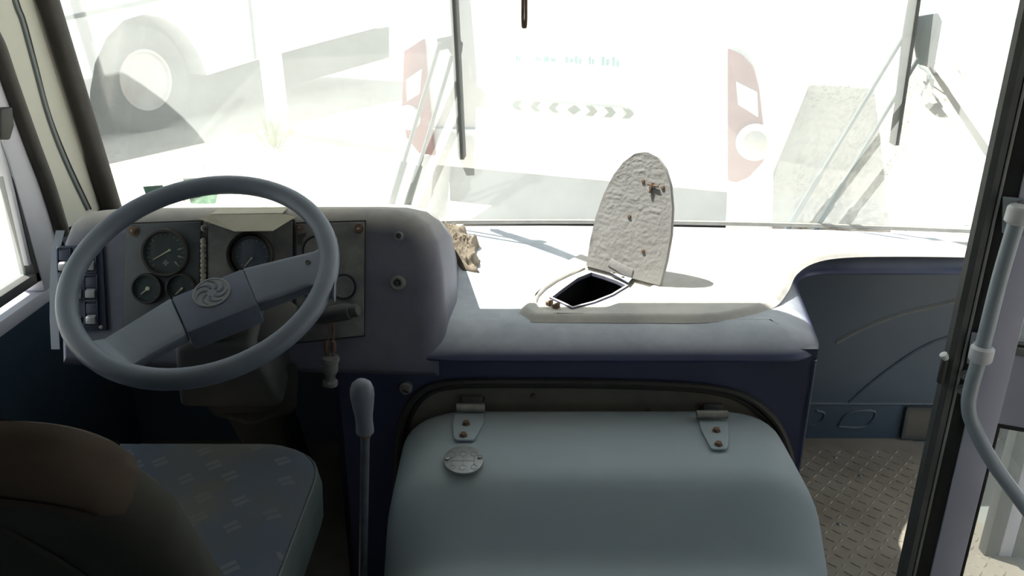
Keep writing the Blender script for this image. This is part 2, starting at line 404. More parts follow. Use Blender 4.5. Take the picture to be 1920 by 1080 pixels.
MB().box((XL-.012, wy1-.018, (wz0+wz1)/2+.02), (.012, .022, wz1-wz0-.05)).build('sash', M['lilac'], win, .002)
MB().prism([px_wl(-20, 205), px_wl(2, 200), px_wl(6, 236), px_wl(-2, 262), px_wl(-20, 262)], (.025, 0, 0)).build('catch', M['black'], win, .004)
# cream corner pillar with its seam channel, black gaskets
pil = MB()
def wline(pts): return [px_wl(x, y) for x, y in pts]
e1 = wline([(125, 440), (96, 340), (60, 250), (25, 150), (-6, 60), (-30, -20), (-120, -400)])
e2 = wline([(208, 440), (190, 385), (150, 280), (108, 150), (70, 30), (50, -40), (-20, -400)])
pil.prism(e1+e2[::-1], (-.05, 0, 0))
po = struct(pil.build('pillar_left', M['cream']), 'cream painted corner pillar left of the windscreen')
MB().tube(smooth_path(wline([(163, 392), (120, 300), (88, 215), (62, 120), (40, 40), (20, -20), (-50, -300)])), .007, 8).build('seam_channel', M['trim'], po)
MB().tube(smooth_path(wline([(170, 392), (127, 300), (93, 213), (68, 119), (47, 40), (27, -20), (-44, -300)])), .003, 6).build('seam_bead', M['black'], po)
g1 = MB()
g1.tube([p+V((.004, 0, 0)) for p in smooth_path(wline([(112, 440), (84, 350), (52, 265), (14, 160), (-10, 90), (-40, 10), (-130, -350)]))], .02, 10)
struct(g1.build('trim_3', M['black']), 'black rubber gasket round the driver side window')

# windscreen: pane, dust on its outer face, gasket, stickers
ws = empty('window_2', (.09, 2.2, .82)); struct(ws, 'wide dusty curved windscreen')
X0, X1, Z0, Z1 = XL+.01, XR-.01, .815, 1.995
for nm, off, th, m_ in (('pane', 0, .006, M['glass']), ('dust', .0075, 0, M['winddust'])):
    mb = MB()
    if th:
        gf = [[V((X0+(X1-X0)*i/24, 0, Z0+(Z1-Z0)*j/10)) for j in range(11)] for i in range(25)]
        def fn(o):
            return lambda u, v: V((X0+(X1-X0)*u, Yg(X0+(X1-X0)*u, Z0+(Z1-Z0)*v)+o, Z0+(Z1-Z0)*v))
        mb.grid(fn(0), 24, 10); mb.grid(fn(th), 24, 10)
        mb.build(nm, m_, ws, recalc=False)
    else:
        mb.grid(lambda u, v: V((X0+(X1-X0)*u, Yg(X0+(X1-X0)*u, Z0+(Z1-Z0)*v)+off, Z0+(Z1-Z0)*v)), 24, 10)
        mb.build(nm, m_, ws, recalc=False)
gk = MB(); gl = [V((XL+.012, Yg(XL, z)-.012, z)) for z in [.82+.117*k for k in range(11)]]
gk.tube(gl, .030, 10)
gk.build('side_gasket', M['black'], ws)
gk = MB(); gk.tube([V((X0+(X1-X0)*k/24, Yg(X0+(X1-X0)*k/24, .82)-.004, .822)) for k in range(25)], .0065, 8)
gk.build('bottom_gasket', M['alu'], ws)
gk = MB(); gk.tube([V((XR-.02, Yg(XR, z)-.01, z)) for z in [.82+.117*k for k in range(11)]], .028, 10)
gk.build('side_gasket', M['black'], ws)
def onglass(x, y, off=0):
    p = aY(x, y, 2.2)
    for _ in range(12): p = aY(x, y, Yg(p.x, p.z)+off)
    return p
def stick(pts, m, name, label):
    o = MB().prism([onglass(x, y, .0092) for x, y in pts], (0, .0006, 0)).build(name, m, ws); return lab(o, label)
stick([(268, 350), (305, 347), (312, 368), (276, 372)], M['sticker'], 'sticker', 'plain dark green sticker on the glass')
s2 = stick([(343, 335), (392, 333), (410, 360), (404, 382), (358, 382)], M['sticker2'], 'sticker', 'pale green permit sticker with a red mark')
MB().prism([onglass(370+11*math.cos(a), 363+8*math.sin(a), .0088) for a in [2*PI*k/14 for k in range(14)]], (0, .0003, 0)).build('print', M['stickred'], s2)

# roof and the rest of the bus body
cl = struct(MB().box(((XL+XR)/2, -1.0, 2.035), (XR-XL+.1, 5.88, .07)).build('ceiling', M['ceil']), 'pale ceiling boards over the cab')
hd = MB(); hd.prism([V((XL, 1.80, 1.965)), V((XL, 1.945, 2.0)), V((XL, 1.945, 2.06)), V((XL, 1.5, 2.06)), V((XL, 1.55, 1.965))], (XR-XL, 0, 0))
struct(hd.build('trim_4', M['ceil'], bevel=.006), 'header board above the windscreen')
rw = MB()
slab(rw, -3.9, .62, FZ-.4, .85, XR, XR+.05); slab(rw, 1.98, 2.12, FZ-.4, .85, XR, XR+.05); slab(rw, -3.9, 2.0, 1.86, 2.0, XR, XR+.05)
for y in (.55, -.65, -1.85, -3.05): slab(rw, y, y+.07, .85, 1.86, XR, XR+.05)
rw.prism([V((XR, 2.0, .85)), V((XR, 2.12, .85)), V((XR, 1.93, 1.86)), V((XR, 1.83, 1.86))], (.05, 0, 0))
struct(rw.build('wall_right', M['white'], bevel=.003), 'white right side wall of the bus')
bw = MB(); bw.box((.185, -3.9, .5), (2.57, .06, 1.3)); bw.box((.185, -3.9, 1.85), (2.57, .06, .34))
struct(bw.build('wall_back', M['white']), 'white rear wall of the bus')

# ================================================================== DASHBOARD
ZS = .82
dash = empty('dashboard', (.2, 1.8, FZ), 'dusty blue fibreglass dashboard spanning the cab under the windscreen', 'dashboard')
def v2(p): return V((p[0], p[1]))
o1 = aZ(1790, 490, ZS)
outline = rpoly([(V((-.24, 1.455)), 0), (V((-.10, 1.44)), 0), (V((.614, 1.44)), .115), (V((.70, 1.925)), .13), (V((1.44, 1.925)), 0)]+[(V((x, Yg(x, ZS)+.05)), 0) for x in (1.44, 1.27, 1.1, .9, .7, .4, .1, -.1, -.24)], 10)
# densify the long straight runs
dens = []
for i in range(len(outline)):
    a, b = outline[i], outline[(i+1) % len(outline)]; k = max(1, int((b-a).length/.08))
    dens += [a.lerp(b, j/k) for j in range(k)]
outline = dens
# raised deck round the hatch
deck2 = [v2(aZ(x, y, ZS+.01)) for x, y in smooth_path([V((977, 578)), V((995, 550)), V((1030, 512)), V((1075, 480)), V((1125, 461)), V((1200, 448)), V((1350, 442)), V((1440, 441)), V((1600, 444)), V((1850, 454))], 5)]
deck2 = deck2+[v2(aZ(x, y, ZS+.01)) for x, y in smooth_path([V((1850, 474)), V((1700, 472)), V((1585, 474)), V((1525, 484)), V((1490, 506)), V((1472, 540)), V((1440, 570)), V((1345, 592)), V((1200, 594)), V((1000, 593))], 5)]
deck2 = deck2[::-1]
if sum((deck2[i-1].x*p.y-p.x*deck2[i-1].y) for i, p in enumerate(deck2)) < 0: deck2 = deck2[::-1]
# hatch seat, in plan: hinge line and the way the closed lid pointed
hm = v2(aZ(1166, 512, ZS+.02)); ht = v2(aZ(1024, 582, ZS+.02))
bdir = (ht-hm).normalized(); LEN = (ht-hm).length*1.0
adir = V((-bdir.y, bdir.x))           # along the hinge
if adir.y > 0: adir = -adir           # points right and near
def lid2(a, b): return hm+adir*a+bdir*b
def lid_outline(sc=1.0, n=9):
    prof = [(0, .100), (.06, .103), (.12, .101), (.18, .091), (.23, .075), (.265, .055), (.288, .03), (.296, 0)]
    k = LEN/.296
    r = [(h*sc, b*k) for b, h in prof]
    left = [(-h, b) for h, b in r]; return [(h, b) for h, b in r]+left[:-1][::-1]
seat_loop = [lid2(a-.012, b*.93) for a, b in lid_outline(.90)]
hole_px = [(1030, 558), (1052, 541), (1080, 521), (1108, 510), (1135, 518), (1160, 527), (1178, 536), (1150, 553), (1115, 567), (1073, 578), (1052, 568)]
hole = [v2(aZ(x, y, ZS+.006)) for x, y in hole_px]
def ccw(l): return l if sum((l[i-1].x*p.y-p.x*l[i-1].y) for i, p in enumerate(l)) > 0 else l[::-1]
hole = ccw(hole); seat_loop = ccw(seat_loop)
sh = MB(); prof = [(.102, 0), (.10, 0), (.078, .0035), (.056, .010), (.036, .018), (.018, .027), (.006, .036), (0, .043), (.003, .048), (.03, .049)]
rings = [[V((q.x, q.y, ZS-dz)) for q in offs(outline, ins)] for ins, dz in prof]
sh.loft(rings, cap=(False, False))
ngonfill(sh, [[V((p.x, p.y, ZS)) for p in offs(outline, .102)], [V((p.x, p.y, ZS)) for p in hole]])
sh.loft([[V((p.x, p.y, ZS)) for p in hole], [V((p.x, p.y, ZS-.006)) for p in hole]], cap=(False, False))
sh.build('shelf', M['navy'], dash, ang=50)
dk = MB(); zd = ZS+.012
dk.loft([[V((q.x, q.y, z)) for q in offs(deck2, i)] for i, z in ((-.006, ZS-.001), (0, ZS+.004), (.005, ZS+.009), (.012, zd), (.014, zd))], cap=(False, False))
ngonfill(dk, [[V((p.x, p.y, zd)) for p in offs(deck2, .014)], [V((p.x, p.y, zd)) for p in offs(seat_loop, -.008)]])
dk.loft([[V((q.x, q.y, z)) for q in offs(seat_loop, i)] for i, z in ((-.008, zd), (-.002, zd-.003), (0, ZS+.004), (.002, ZS+.0035))], cap=(False, False))
ngonfill(dk, [[V((p.x, p.y, ZS+.0035)) for p in offs(seat_loop, .002)], [V((p.x, p.y, ZS+.0035)) for p in hole]])
dk.loft([[V((p.x, p.y, ZS+.0035)) for p in hole], [V((p.x, p.y, ZS+.0075)) for p in hole], [V((p.x, p.y, ZS+.0075)) for p in offs(hole, .005)], [V((p.x, p.y, ZS)) for p in offs(hole, .006)]], cap=(False, False))
dk.build('raised_deck', M['deck'], dash, ang=50)
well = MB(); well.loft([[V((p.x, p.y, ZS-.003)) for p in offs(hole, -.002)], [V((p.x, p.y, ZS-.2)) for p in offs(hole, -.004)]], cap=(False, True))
lab(well.build('hatch_well', M['hole_shade'], dash), 'filler well under the hatch, its shade painted in black')
# latch clips at the tip of the seat
for q in ((1030, 572), (1043, 577)):
    p = aZ(q[0], q[1], ZS+.004); R = rot_to(V((adir.x, adir.y, 0)), V((bdir.x, bdir.y, 0)), V((0, 0, 1)))
    m_ = MB(); m_.box(p+V((0, 0, .004)), (.012, .012, .008), R); m_.box(p+V((0, 0, .009))+R@V((.004, 0, 0)), (.004, .012, .008), R)
    m_.build('latch_clip', M['rust'], dash, .001)
# hatch lid standing open
PHI = math.radians(74)
out3 = V((-bdir.x, -bdir.y, 0)); a3 = V((adir.x, adir.y, 0)); L3 = out3*math.cos(PHI)+V((0, 0, 1))*math.sin(PHI)
H3 = V((hm.x, hm.y, ZS+.014)); n3 = out3*math.sin(PHI)-V((0, 0, 1))*math.cos(PHI)      # away from the seen face
def lid3(a, b, d=0): return H3+a3*a+L3*b+n3*d
LK = 1.0
lo_ = [(a, b*LK) for a, b in lid_outline(1.0)]
ld = MB()
from mathutils import noise as MN
inner = lambda s_: [(a*s_, .13+(b-.13)*s_) for a, b in lo_]
ld.loft([[lid3(a, b, d) for a, b in inner(s_)] for s_, d in ((.985, .0), (1, .003), (1, .010), (.97, .014))], cap=(False, True))
# rough hand-laid inside face of the moulding
WPROF = [(0, .100), (.06, .103), (.12, .101), (.18, .091), (.23, .075), (.265, .055), (.288, .03), (.296, .004)]
def lidw(b):
    b = b*.296/LEN
    for (b0, w0), (b1, w1) in zip(WPROF, WPROF[1:]):
        if b <= b1: return w0+(w1-w0)*(b-b0)/(b1-b0)
    return .004
def rough(a, b):
    p = V((a*60+3*MN.noise(V((a*25, b*25, 5))), b*85, 3))
    return -.0016*abs(MN.noise(p))-.0012*abs(MN.noise(p*2.6))-.0007*abs(MN.noise(p*6))
def lf(u, v):
    b = LEN*(1-(1-v)**1.25)*.999; a = lidw(b)*(2*u-1)*.992; e = min(1, min(u, 1-u, v, 1-v)*14)
    return lid3(a, b, (rough(a, b)+.0012)*e-.0002)
ld.grid(lf, 70, 110)
lid = ld.build('hatch_lid', M['lidgrey'], dash, ang=60); lab(lid, 'open raw fibreglass hatch lid, rounded at its top')
def on_lid(x, y, d=-.001): return aP(x, y, lid3(0, 0, d), n3)
for x, y in ((1206, 340), (1243, 352), (1180, 406), (1206, 471)):
    MB().lathe([(0, .0028), (.004, .0022), (.005, 0)], on_lid(x, y, 0), -n3, 10).build('screw', M['rust'], lid)
ck = MB(); ck.tube([on_lid(1224, 343, -.004), on_lid(1218, 362, -.004)], .0028, 6); ck.tube([on_lid(1214, 345, -.004), on_lid(1234, 350, -.004)], .0025, 6)
ck.build('lock_pin', M['rust'], lid)
hg = MB(); hg.prism([on_lid(1147, 485, -.0), on_lid(1188, 506, -.0), on_lid(1183, 523, -.0), on_lid(1140, 497, -.0)], n3*-.0022)
hgo = hg.build('hinge', M['lidgrey'], lid, .0005)
hb = MB(); hb.prism([aZ(1117, 497, ZS+.012), aZ(1128, 493, ZS+.012), aZ(1186, 523, ZS+.012), aZ(1178, 532, ZS+.012)], (0, 0, .003))
hbo = hb.build('hinge_leaf', M['navy'], dash, .0005)
for x, y in ((1133, 504), (1151, 512), (1168, 520)):
    MB().lathe([(0, .003), (.003, .002), (.004, 0)], aZ(x, y, ZS+.015), (0, 0, 1), 8).build('screw', M['rust'], hbo)

# instrument hood: its face leans back
FP = V((0, 1.445, .78)); FS = .35; FN = V((0, -1, FS)).normalized()       # FN looks at the driver
FU = V((0, FS, 1)).normalized()
def fc(x, y, d=0): return aP(x, y, FP+FN*d, FN)
fo_px = [(100, 690), (97, 560), (103, 455), (118, 415), (150, 394), (200, 390), (400, 388), (600, 387), (690, 387), (740, 389), (778, 398), (803, 418), (820, 452), (829, 505), (834, 580), (834, 645), (822, 712)]
fo = [fc(x, y) for x, y in fo_px]
def f2(p): return V((p.x, (p-FP).dot(FU)))
def f3(q, d=0): return V((q.x, FP.y, FP.z))+FU*q.y+FN*d
fl2 = [f2(p) for p in fo]; fl2 = ccw(fl2)
hmb = MB(); RR = .05
def ofx(l, d):
    return offs(l, d)
ringsh = []
for th in [PI/2*k/7 for k in range(8)]:
    ringsh.append([f3(q, -RR*(1-math.cos(PI/2-th)) if False else -RR*(1-math.sqrt(max(0, 1-(1-math.cos(th))**2))) ) for q in ofx(fl2, RR*math.cos(th))])
ringsh = []
for k in range(9):
    th = PI/2*k/8
    ringsh.append([f3(q, -RR*(1-math.cos(th))) for q in ofx(fl2, RR*(1-math.sin(th)))])
ringsh = [[f3(q, 0) for q in ofx(fl2, RR+.002)]]+ringsh
last = ringsh[-1]
def back(p, Y, dz, dx):
    Yb = Yg(p.x, .82)+.02 if Y > 2 else Y
    return V((p.x-(dx if p.x > -.3 else 0), Yb, p.z-(dz if p.z > .9 else dz*max(0, (p.z-.8)/.1))))
ringsh.append([back(p, max(p.y+.03, 1.64), .012, -.012) for p in last])
ringsh.append([back(p, 1.85, .085, -.004) for p in last])
ringsh.append([back(p, 2.07, .175, .06) for p in last])
hmb.loft(ringsh, cap=(True, True))
hood = hmb.build('instrument_hood', M['hood'], dash, ang=50)
for (x, y, r, h, nm) in ((748, 443, .009, .014, 'knob'), (747, 530, .0145, .018, 'knob')):
    o = fc(x, y); ax = FN
    k = MB().lathe([(r*1.05, -.004), (r*1.05, h*.35), (r*.95, h*.4), (r*.85, h), (r*.55, h), (r*.5, h*.55), (0, h*.55)], o, ax, 18).build(nm, M['plate_worn'], dash)
    if r > .01: MB().lathe([(r*.28, h*.5), (r*.28, h*.9), (0, h*.9)], o, ax, 10).build('knob_core', M['black'], k)
# grey tape down the left edge
tape = MB(); tpts = [(108, 432), (99, 470), (96, 540), (96, 600), (99, 655)]
L1 = [fc(x-3, y, .004) for x, y in tpts]; L2 = [fc(x+13, y, .003) for x, y in tpts]
tape.loft([[a, b, b+FN*-.0015, a+FN*-.0015] for a, b in zip(L1, L2)])
tape.build('tape_strip', M['tape'], dash)

# front panel under the shelf, with the arch for the engine cover
YF = 1.465
arch_px = [(742, 1080), (744, 900), (750, 815), (764, 765), (795, 730), (850, 716), (960, 714), (1100, 715), (1230, 718), (1335, 726), (1400, 744), (1448, 782), (1474, 830), (1484, 880), (1488, 1000), (1490, 1080)]
arch = smooth_path([aY(x, y, YF) for x, y in arch_px], 4)
arch[0].z = arch[-1].z = FZ
XFL, XFR = -.36, .605
for p in arch: p.x = min(p.x, XFR-.012)
pp = MB(); loop = [V((XFL, YF, FZ)), V((XFL, YF, .79)), V((XFR, YF, .79)), V((XFR, YF, FZ))]+arch[::-1]
pp.prism(loop, (0, .02, 0)); pp.box((XFR-.006, (YF+1.99)/2, .485), (.012, 1.99-YF, .57)); pp.box((XFL+.006, (YF+1.99)/2, .48), (.012, 1.99-YF, .56))
fp = pp.build('front_panel', M['panel_navy'], dash)
MB().tube([V((XFR-.002, YF+.002, z)) for z in (.25, .45, .6, .765)], .004, 8).build('corner_bead', M['navy'], dash)
in_arch = [p+V((0, -.004, 0)) for p in arch]
MB().tube(in_arch, .0075, 8).build('rubber_seal', M['black'], dash)
ca = V((.17, 0, .4))
MB().tube([V((ca.x+(p.x-ca.x)*.972, p.y+.006, ca.z+(p.z-ca.z)*.955)) for p in arch], .005, 8).build('rubber_seal', M['black'], dash)
hp = [V((ca.x+(p.x-ca.x)*.985, YF+.014, ca.z+(p.z-ca.z)*.97)) for p in arch]
hpl = MB().prism(hp, (0, .01, 0)).build('hinge_plate', mat('dusty_hinge_plate', (96, 92, 88), .7, col2=(120, 112, 100), nscale=18, all_dust=.2), dash)
for x, y in ((875, 748), (905, 748), (1313, 758), (1345, 760), (1000, 742), (1215, 770)):
    MB().lathe([(0, .006), (.005, .005), (.0065, 0)], aY(x, y, YF+.014), (0, -1, 0), 6).build('bolt', M['rust'], hpl)
lk = MB(); p = aY(762, 724, YF); lk.lathe([(.013, 0), (.013, .01), (.009, .012), (.009, .02), (0, .02)], p, (0, -1, 0), 16)
lko = lk.build('turn_catch', M['steel'], dash); MB().box(p+V((0, -.021, 0)), (.013, .003, .003), Matrix.Rotation(.5, 3, 'Y')).build('slot', M['black'], lko)

# ------------------------------------------------------------------ instrument panels (three screwed plates)
def px_m(d): return d*1.63/FPX
def panel(name, label, px, m, d0=.001, th=.005):
    root = empty(name, fc(sum(p[0] for p in px)/len(px), max(p[1] for p in px)), label, 'panel', 'instrument panels on the dusty hood')
    bk = [fc(*p) for p in px]; c = sum(bk, V())/len(bk)
    bx = [c+(p-c)*1.03 for p in bk]
    MB().prism([p+FN*(-.004) for p in bx], FN*.006).build('gasket', M['black'], root)
    MB().prism([p+FN*(d0+.001) for p in bk], FN*th).build('plate', m, root, .0015)
    return root, d0+.001+th
def screw(x, y, d, par, r=.009, rust=True):
    o = fc(x, y, d); sc = MB().lathe([(r, 0), (r, .0015), (r*.55, .002), (r*.5, .006), (0, .0065)], o, FN, 14).build('screw', M['rust'] if rust else M['steel'], par)
    MB().lathe([(r*.25, .006), (r*.25, .009), (0, .01)], o, FN, 8).build('screw_tip', M['steel'], sc)
FX = V((1, 0, 0))
def gauge(x, y, rp, d, par, dial='dial', needle=None, ticks=0, sink=0, hub=.0, fan=False):
    r = px_m(rp); o = fc(x, y, d)
    b = MB().lathe([(r*1.02, -.002), (r*1.02, .004), (r*.97, .009), (r*.88, .009), (r*.84, .004), (r*.84, .0005)], o, FN, 32)
    g = b.build('gauge', M['black'], par)
    MB().lathe([(r*.86, 0), (r*.86, .0012), (0, .0012)], o, FN, 32).build('dial', M[dial], g)
    if ticks:
        tk = MB()
        for k in range(ticks):
            a = math.radians(225-270*k/(ticks-1)); e = FX*math.cos(a)+FU*math.sin(a); t = FN.cross(e)
            big = k % 2 == 0
            tk.box(o+e*r*.74+FN*.0016, (r*(.12 if big else .07), .0011, .0008), rot_to(e, t, FN))
        if fan:
            for k in range(4):
                a = k*PI/2; e = FX*math.cos(a)+FU*math.sin(a); t = FN.cross(e)
                tk.box(o-FU*r*.42+e*r*.07+FN*.0016, (r*.1, r*.07, .0008), rot_to(e, t, FN))
            for k in (7, 8, 9):
                a = math.radians(225-270*k/9); e = FX*math.cos(a)+FU*math.sin(a); t = FN.cross(e)
                tk.box(o+e*r*.6+FN*.0016, (r*.16, r*.07, .0008), rot_to(e, t, FN))
        tk.build('dial_marks', M['mark'], g, flat=True)['kind'] = 'stuff'
    if needle:
        p0, p1 = fc(*needle[0], d+.0035), fc(*needle[1], d+.0035)
        nm = MB(); e = (p1-p0); l = e.length; e.normalize(); t = FN.cross(e)
        nm.prism([p0+t*.0013, p1+t*.0006, p1-t*.0006, p0-t*.0013], FN*.001)
        nm.lathe([(.004 if hub else .0022, -.0015), (.004 if hub else .0022, .002), (0, .0022)], p0, FN, 12)
        nm.build('needle', M['needle'], g)
    gl = MB().lathe([(r*.85, .0062), (r*.85, .007), (0, .007)], o, FN, 32); gl.build('lens', M['glass'], g)
    return g
pl, d = panel('instrument_panel', 'dark left instrument plate with one large and two small gauges', [(239, 421), (378, 416), (374, 640), (231, 640)], M['plate'])
gauge(311, 474, 44, d, pl, needle=((318, 469), (287, 487)), ticks=19, fan=True)
gauge(277, 541, 28, d, pl, needle=((277, 541), (264, 552)), ticks=5, hub=1)
gauge(341, 541, 28, d, pl, ticks=5, needle=((341, 541), (329, 552)))
screw(251, 433, d, pl, .0105)
pm, d = panel('instrument_panel', 'middle instrument plate with the recessed speedometer under folded card', [(392, 418), (550, 415), (550, 640), (392, 640)], M['plate_worn'])
ho = MB(); o = fc(471, 478, d); r = px_m(43)
ho.lathe([(r*1.0, 0), (r*1.0, .016), (r*.94, .018), (r*.9, .014), (r*.9, 0)], o, FN, 32); ho.build('gauge_shroud', M['black'], pm)
gauge(473, 478, 36, d, pm, dial='dial_blue', needle=((472, 484), (458, 500)), ticks=15)
screw(383, 428, d, pm, .007, False)
fs = MB()
for k in range(10):
    p = fc(381+.4*(k % 2), 452+k*9.2, .006); fs.lathe([(0, -.007), (.005, -.004), (.0065, 0), (.005, .004), (0, .007)], p, FU+FX*.4, 8)
fs.build('braided_strip', M['putty'], pm)
MB().prism([fc(376, 436, .002), fc(391, 436, .002), fc(391, 545, .002), fc(374, 545, .002)], FN*.003).build('slot', M['black'], pm)
pr, d = panel('instrument_panel', 'worn grey right instrument plate with three blank gauge rings', [(557, 420), (684, 416), (683, 628), (557, 641)], M['plate_worn'])
for x, y, rp in ((594, 470, 29), (594, 538, 29), (644, 538, 25)):
    r = px_m(rp); o = fc(x, y, d)
    MB().lathe([(r, 0), (r*.99, .002), (r*.93, .002), (r*.9, 0)], o, FN, 32).build('blank_ring', M['darkplastic'], pr)
    MB().lathe([(r*.82, 0), (r*.8, .0012), (0, .0012)], o, FN, 32).build('blank_disc', M['plate_worn'], pr)
screw(562, 427, d, pr, .007); screw(673, 429, d, pr, .0095)
MB().prism([fc(558, 440, d), fc(573, 437, d), fc(572, 443, d), fc(566, 447, d), fc(564, 459, d), fc(559, 459, d)], FN*.002).build('broken_clip', M['black'], pr)
# folded card shading the speedometer
t1 = [fc(x, y, .0) for x, y in ((366, 407), (398, 402), (527, 400), (560, 404))]
top = [p+V((0, .045, .012)) for p in t1]
k1 = aP(440, 434, FP+FN*.045, FN); k2 = aP(512, 433, FP+FN*.045, FN); e1_ = aP(424, 427, FP+FN*.03, FN); j1 = aP(396, 403, FP+FN*.012, FN); j2 = aP(528, 401, FP+FN*.012, FN); o1_ = aP(372, 410, FP+FN*.008, FN); o2_ = aP(556, 406, FP+FN*.008, FN)
cd = MB(); q = V((0, 0, .0018))
def tri_slab(ps): cd.prism(ps, FN*.0018)
tri_slab([j1, j2, k2, k1]); tri_slab([o1_, j1, k1]); tri_slab([j2, o2_, k2])
cd.prism([j1, j2, j2+V((0, .05, -.002)), j1+V((0, .05, -.002))], V((0, 0, .0018)))
card = cd.build('card_shade', M['paper'], None, flat=True)
tag(card, 'folded yellowed card tucked over the speedometer on the hood', 'card')

# ------------------------------------------------------------------ switch panel
sw = empty('switch_panel', fc(155, 622), 'dark switch panel with six rocker switches left of the gauges', 'switch panel')
swp = [(106, 461), (194, 459), (203, 619), (118, 623)]
MB().prism([fc(*p, .001) for p in swp], FN*.006).build('plate', M['switch'], sw, .0015)
for (x, y) in ((122, 488), (170, 487), (146, 540), (172, 539), (148, 589), (173, 588)):
    c = fc(x, y, .007); wv = px_m(11.5); hv = px_m(23)
    hsg = MB()
    R = rot_to(FX, FU, FN)
    for sx_, sy_, w_, h_ in ((-1, 0, .002, 2*hv), (1, 0, .002, 2*hv), (0, -1, 2*wv, .002), (0, 1, 2*wv, .002)):
        hsg.box(c+FX*sx_*wv+FU*sy_*hv+FN*.002, (w_ if sx_ else w_, h_, .006), R)
    so_ = hsg.build('rocker_switch', M['switch'], sw, .0005)
    rk = MB()
    a_ = [c+FX*s_*(wv-.002)*.9 for s_ in (-1, 1)]
    if (x, y) == (148, 589):
        rk.box(c-FU*hv*.45+FN*.003, (wv*.9, hv*.5, .005), R); rk.build('rocker', M['rocker'], so_, .001)
    else:
        pr_ = [(-hv*.05, .001), (-hv*.12, .004), (-hv*.3, .009), (-hv*.82, .009), (-hv*.85, .001)]
        lp = [a_[0]+FU*h_+FN*k for h_, k in pr_]
        rk.prism(lp, FX*(wv-.002)*1.8); kb = MB(); kb.box(c+FU*hv*.4+FN*.002, (wv*1.7, hv*.8, .004), R); kb.build('rocker_top', M['switch'], so_, .0005); rk.build('rocker', M['rocker'] if y > 480 else M['switch'], so_, .001)
for x, y in ((110, 466), (188, 464), (190, 613)): 
    MB().lathe([(.004, 0), (.004, .002), (0, .003)], fc(x, y, .007), FN, 10).build('screw', M['steel'], sw)

# ------------------------------------------------------------------ steering wheel and column
WC = V((-.532, 1.317, 1.007)); TW = math.radians(28.85)
WN = V((0, -math.sin(TW), math.cos(TW))); WU = V((0, math.cos(TW), math.sin(TW)))
def wp(x, y, h): return aP(x, y, WC+WN*h, WN)
stw = empty('steering_wheel', WC-WN*.06, 'large grey two-spoke steering wheel in front of the gauges', 'steering wheel')
R0 = .2175
rim = MB().tube([WC+FX*math.cos(a)*R0+WU*math.sin(a)*R0 for a in [2*PI*k/72 for k in range(72)]], .0175, 14, closed=True).build('rim', M['wheel'], stw)
def spoke(inner, outer, tip):
    """inner/outer: pairs of pixels of the top face; lofted with thickness and flared into the rim"""
    secs = []
    for (pa, pb, h, th) in [(inner[0], inner[1], -.042, .030), (outer[0], outer[1], -.012, .024), (tip[0], tip[1], .004, .014)]:
        a, b = wp(*pa, h), wp(*pb, h); secs.append((a, b, th))
    rings = []
    n = 10
    for k in range(n+1):
        t = k/n*2; i = min(int(t), 1); f = t-i
        a = secs[i][0].lerp(secs[i+1][0], f); b = secs[i][1].lerp(secs[i+1][1], f); th = secs[i][2]*(1-f)+secs[i+1][2]*f
        e = (b-a); rings.append([a, a.lerp(b, .12)+WN*.003, a.lerp(b, .88)+WN*.003, b, b-WN*th+e*-.08, a-WN*th+e*.08])
    return MB().loft(rings).build('spoke', M['wheel'], stw, .003)
spoke(((454, 503), (482, 572)), ((590, 470), (600, 531)), ((632, 440), (627, 568)))
spoke(((320, 558), (350, 626)), ((196, 634), (247, 684)), ((158, 640), (262, 712)))
hq = [(320, 557), (455, 502), (484, 571), (351, 624)]
hub = MB().prism([wp(x, y, -.037) for x, y in hq], WN*-.052).build('hub_cover', M['wheel2'], stw, .005)
MB().lathe([(.058, -.05), (.056, -.02), (.045, .005), (.04, .01)], wp(412, 572, -.09), WN, 28).build('hub_boss', M['black'], stw)
ec = wp(397, 549, -.037); re_ = .030
eb = MB().lathe([(re_*1.08, -.001), (re_*1.08, .0022), (re_*1.0, .0028), (re_*.95, .0014), (0, .0014)], ec, WN, 36).build('emblem', M['emblem'], hub)
bl = MB()
for k in range(7):
    a0 = 2*PI*k/7; ps = []
    def pp_(r, a): return ec+FX*math.cos(a)*r*re_+WU*math.sin(a)*r*re_+WN*.0014
    outer_ = [pp_(.28+.64*t, a0+1.15*t*t) for t in [i/6 for i in range(7)]]
    inner_ = [pp_(.28+.64*t, a0+.42+1.0*t*t-.25*t) for t in [i/6 for i in range(7)]]
    bl.prism(outer_+inner_[::-1], WN*.0014)
bl.build('swirl_blades', M['wheel2'], eb)
MB().lathe([(.0045, 0), (.0045, .001), (.0025, .001), (0, -.001)], wp(578, 495, -.015)+WN*.004, WN, 12).build('screw_hole', M['black'], stw)

col = empty('steering_column', WC-WN*.75, 'dark steering column with a dusty cowl and stalk behind the wheel', 'steering column')
def cring(t, hw, hu, hd, r=.02, du=0):
    o = WC-WN*t; return [o+FX*q.x+WU*(q.y+du) for q in rpoly([(V((-hw, -hd)), r), (V((hw, -hd)), r), (V((hw, hu)), r), (V((-hw, hu)), r)], 4)]
MB().loft([cring(.125, .062, .05, .062), cring(.135, .072, .058, .07), cring(.20, .086, .07, .085), cring(.27, .098, .075, .10), cring(.285, .09, .07, .09)]).build('cowl', M['darkplastic'], col, ang=60)
uc = MB(); uc.loft([[wp(x, y, -.135-dh) for x, y in ((470, 592), (528, 555), (560, 575), (545, 612), (500, 640), (462, 640))] for dh in (0, .05)])
uo = uc.build('upper_cowl', M['darkplastic'], col, .006); lab(uo, 'dust-covered top half of the cowl')
MB().loft([cring(.285, .075, .05, .075), cring(.36, .07, .05, .07), cring(.40, .055, .045, .055), cring(.75, .05, .04, .05)]).build('lower_column', M['black'], col, ang=60)
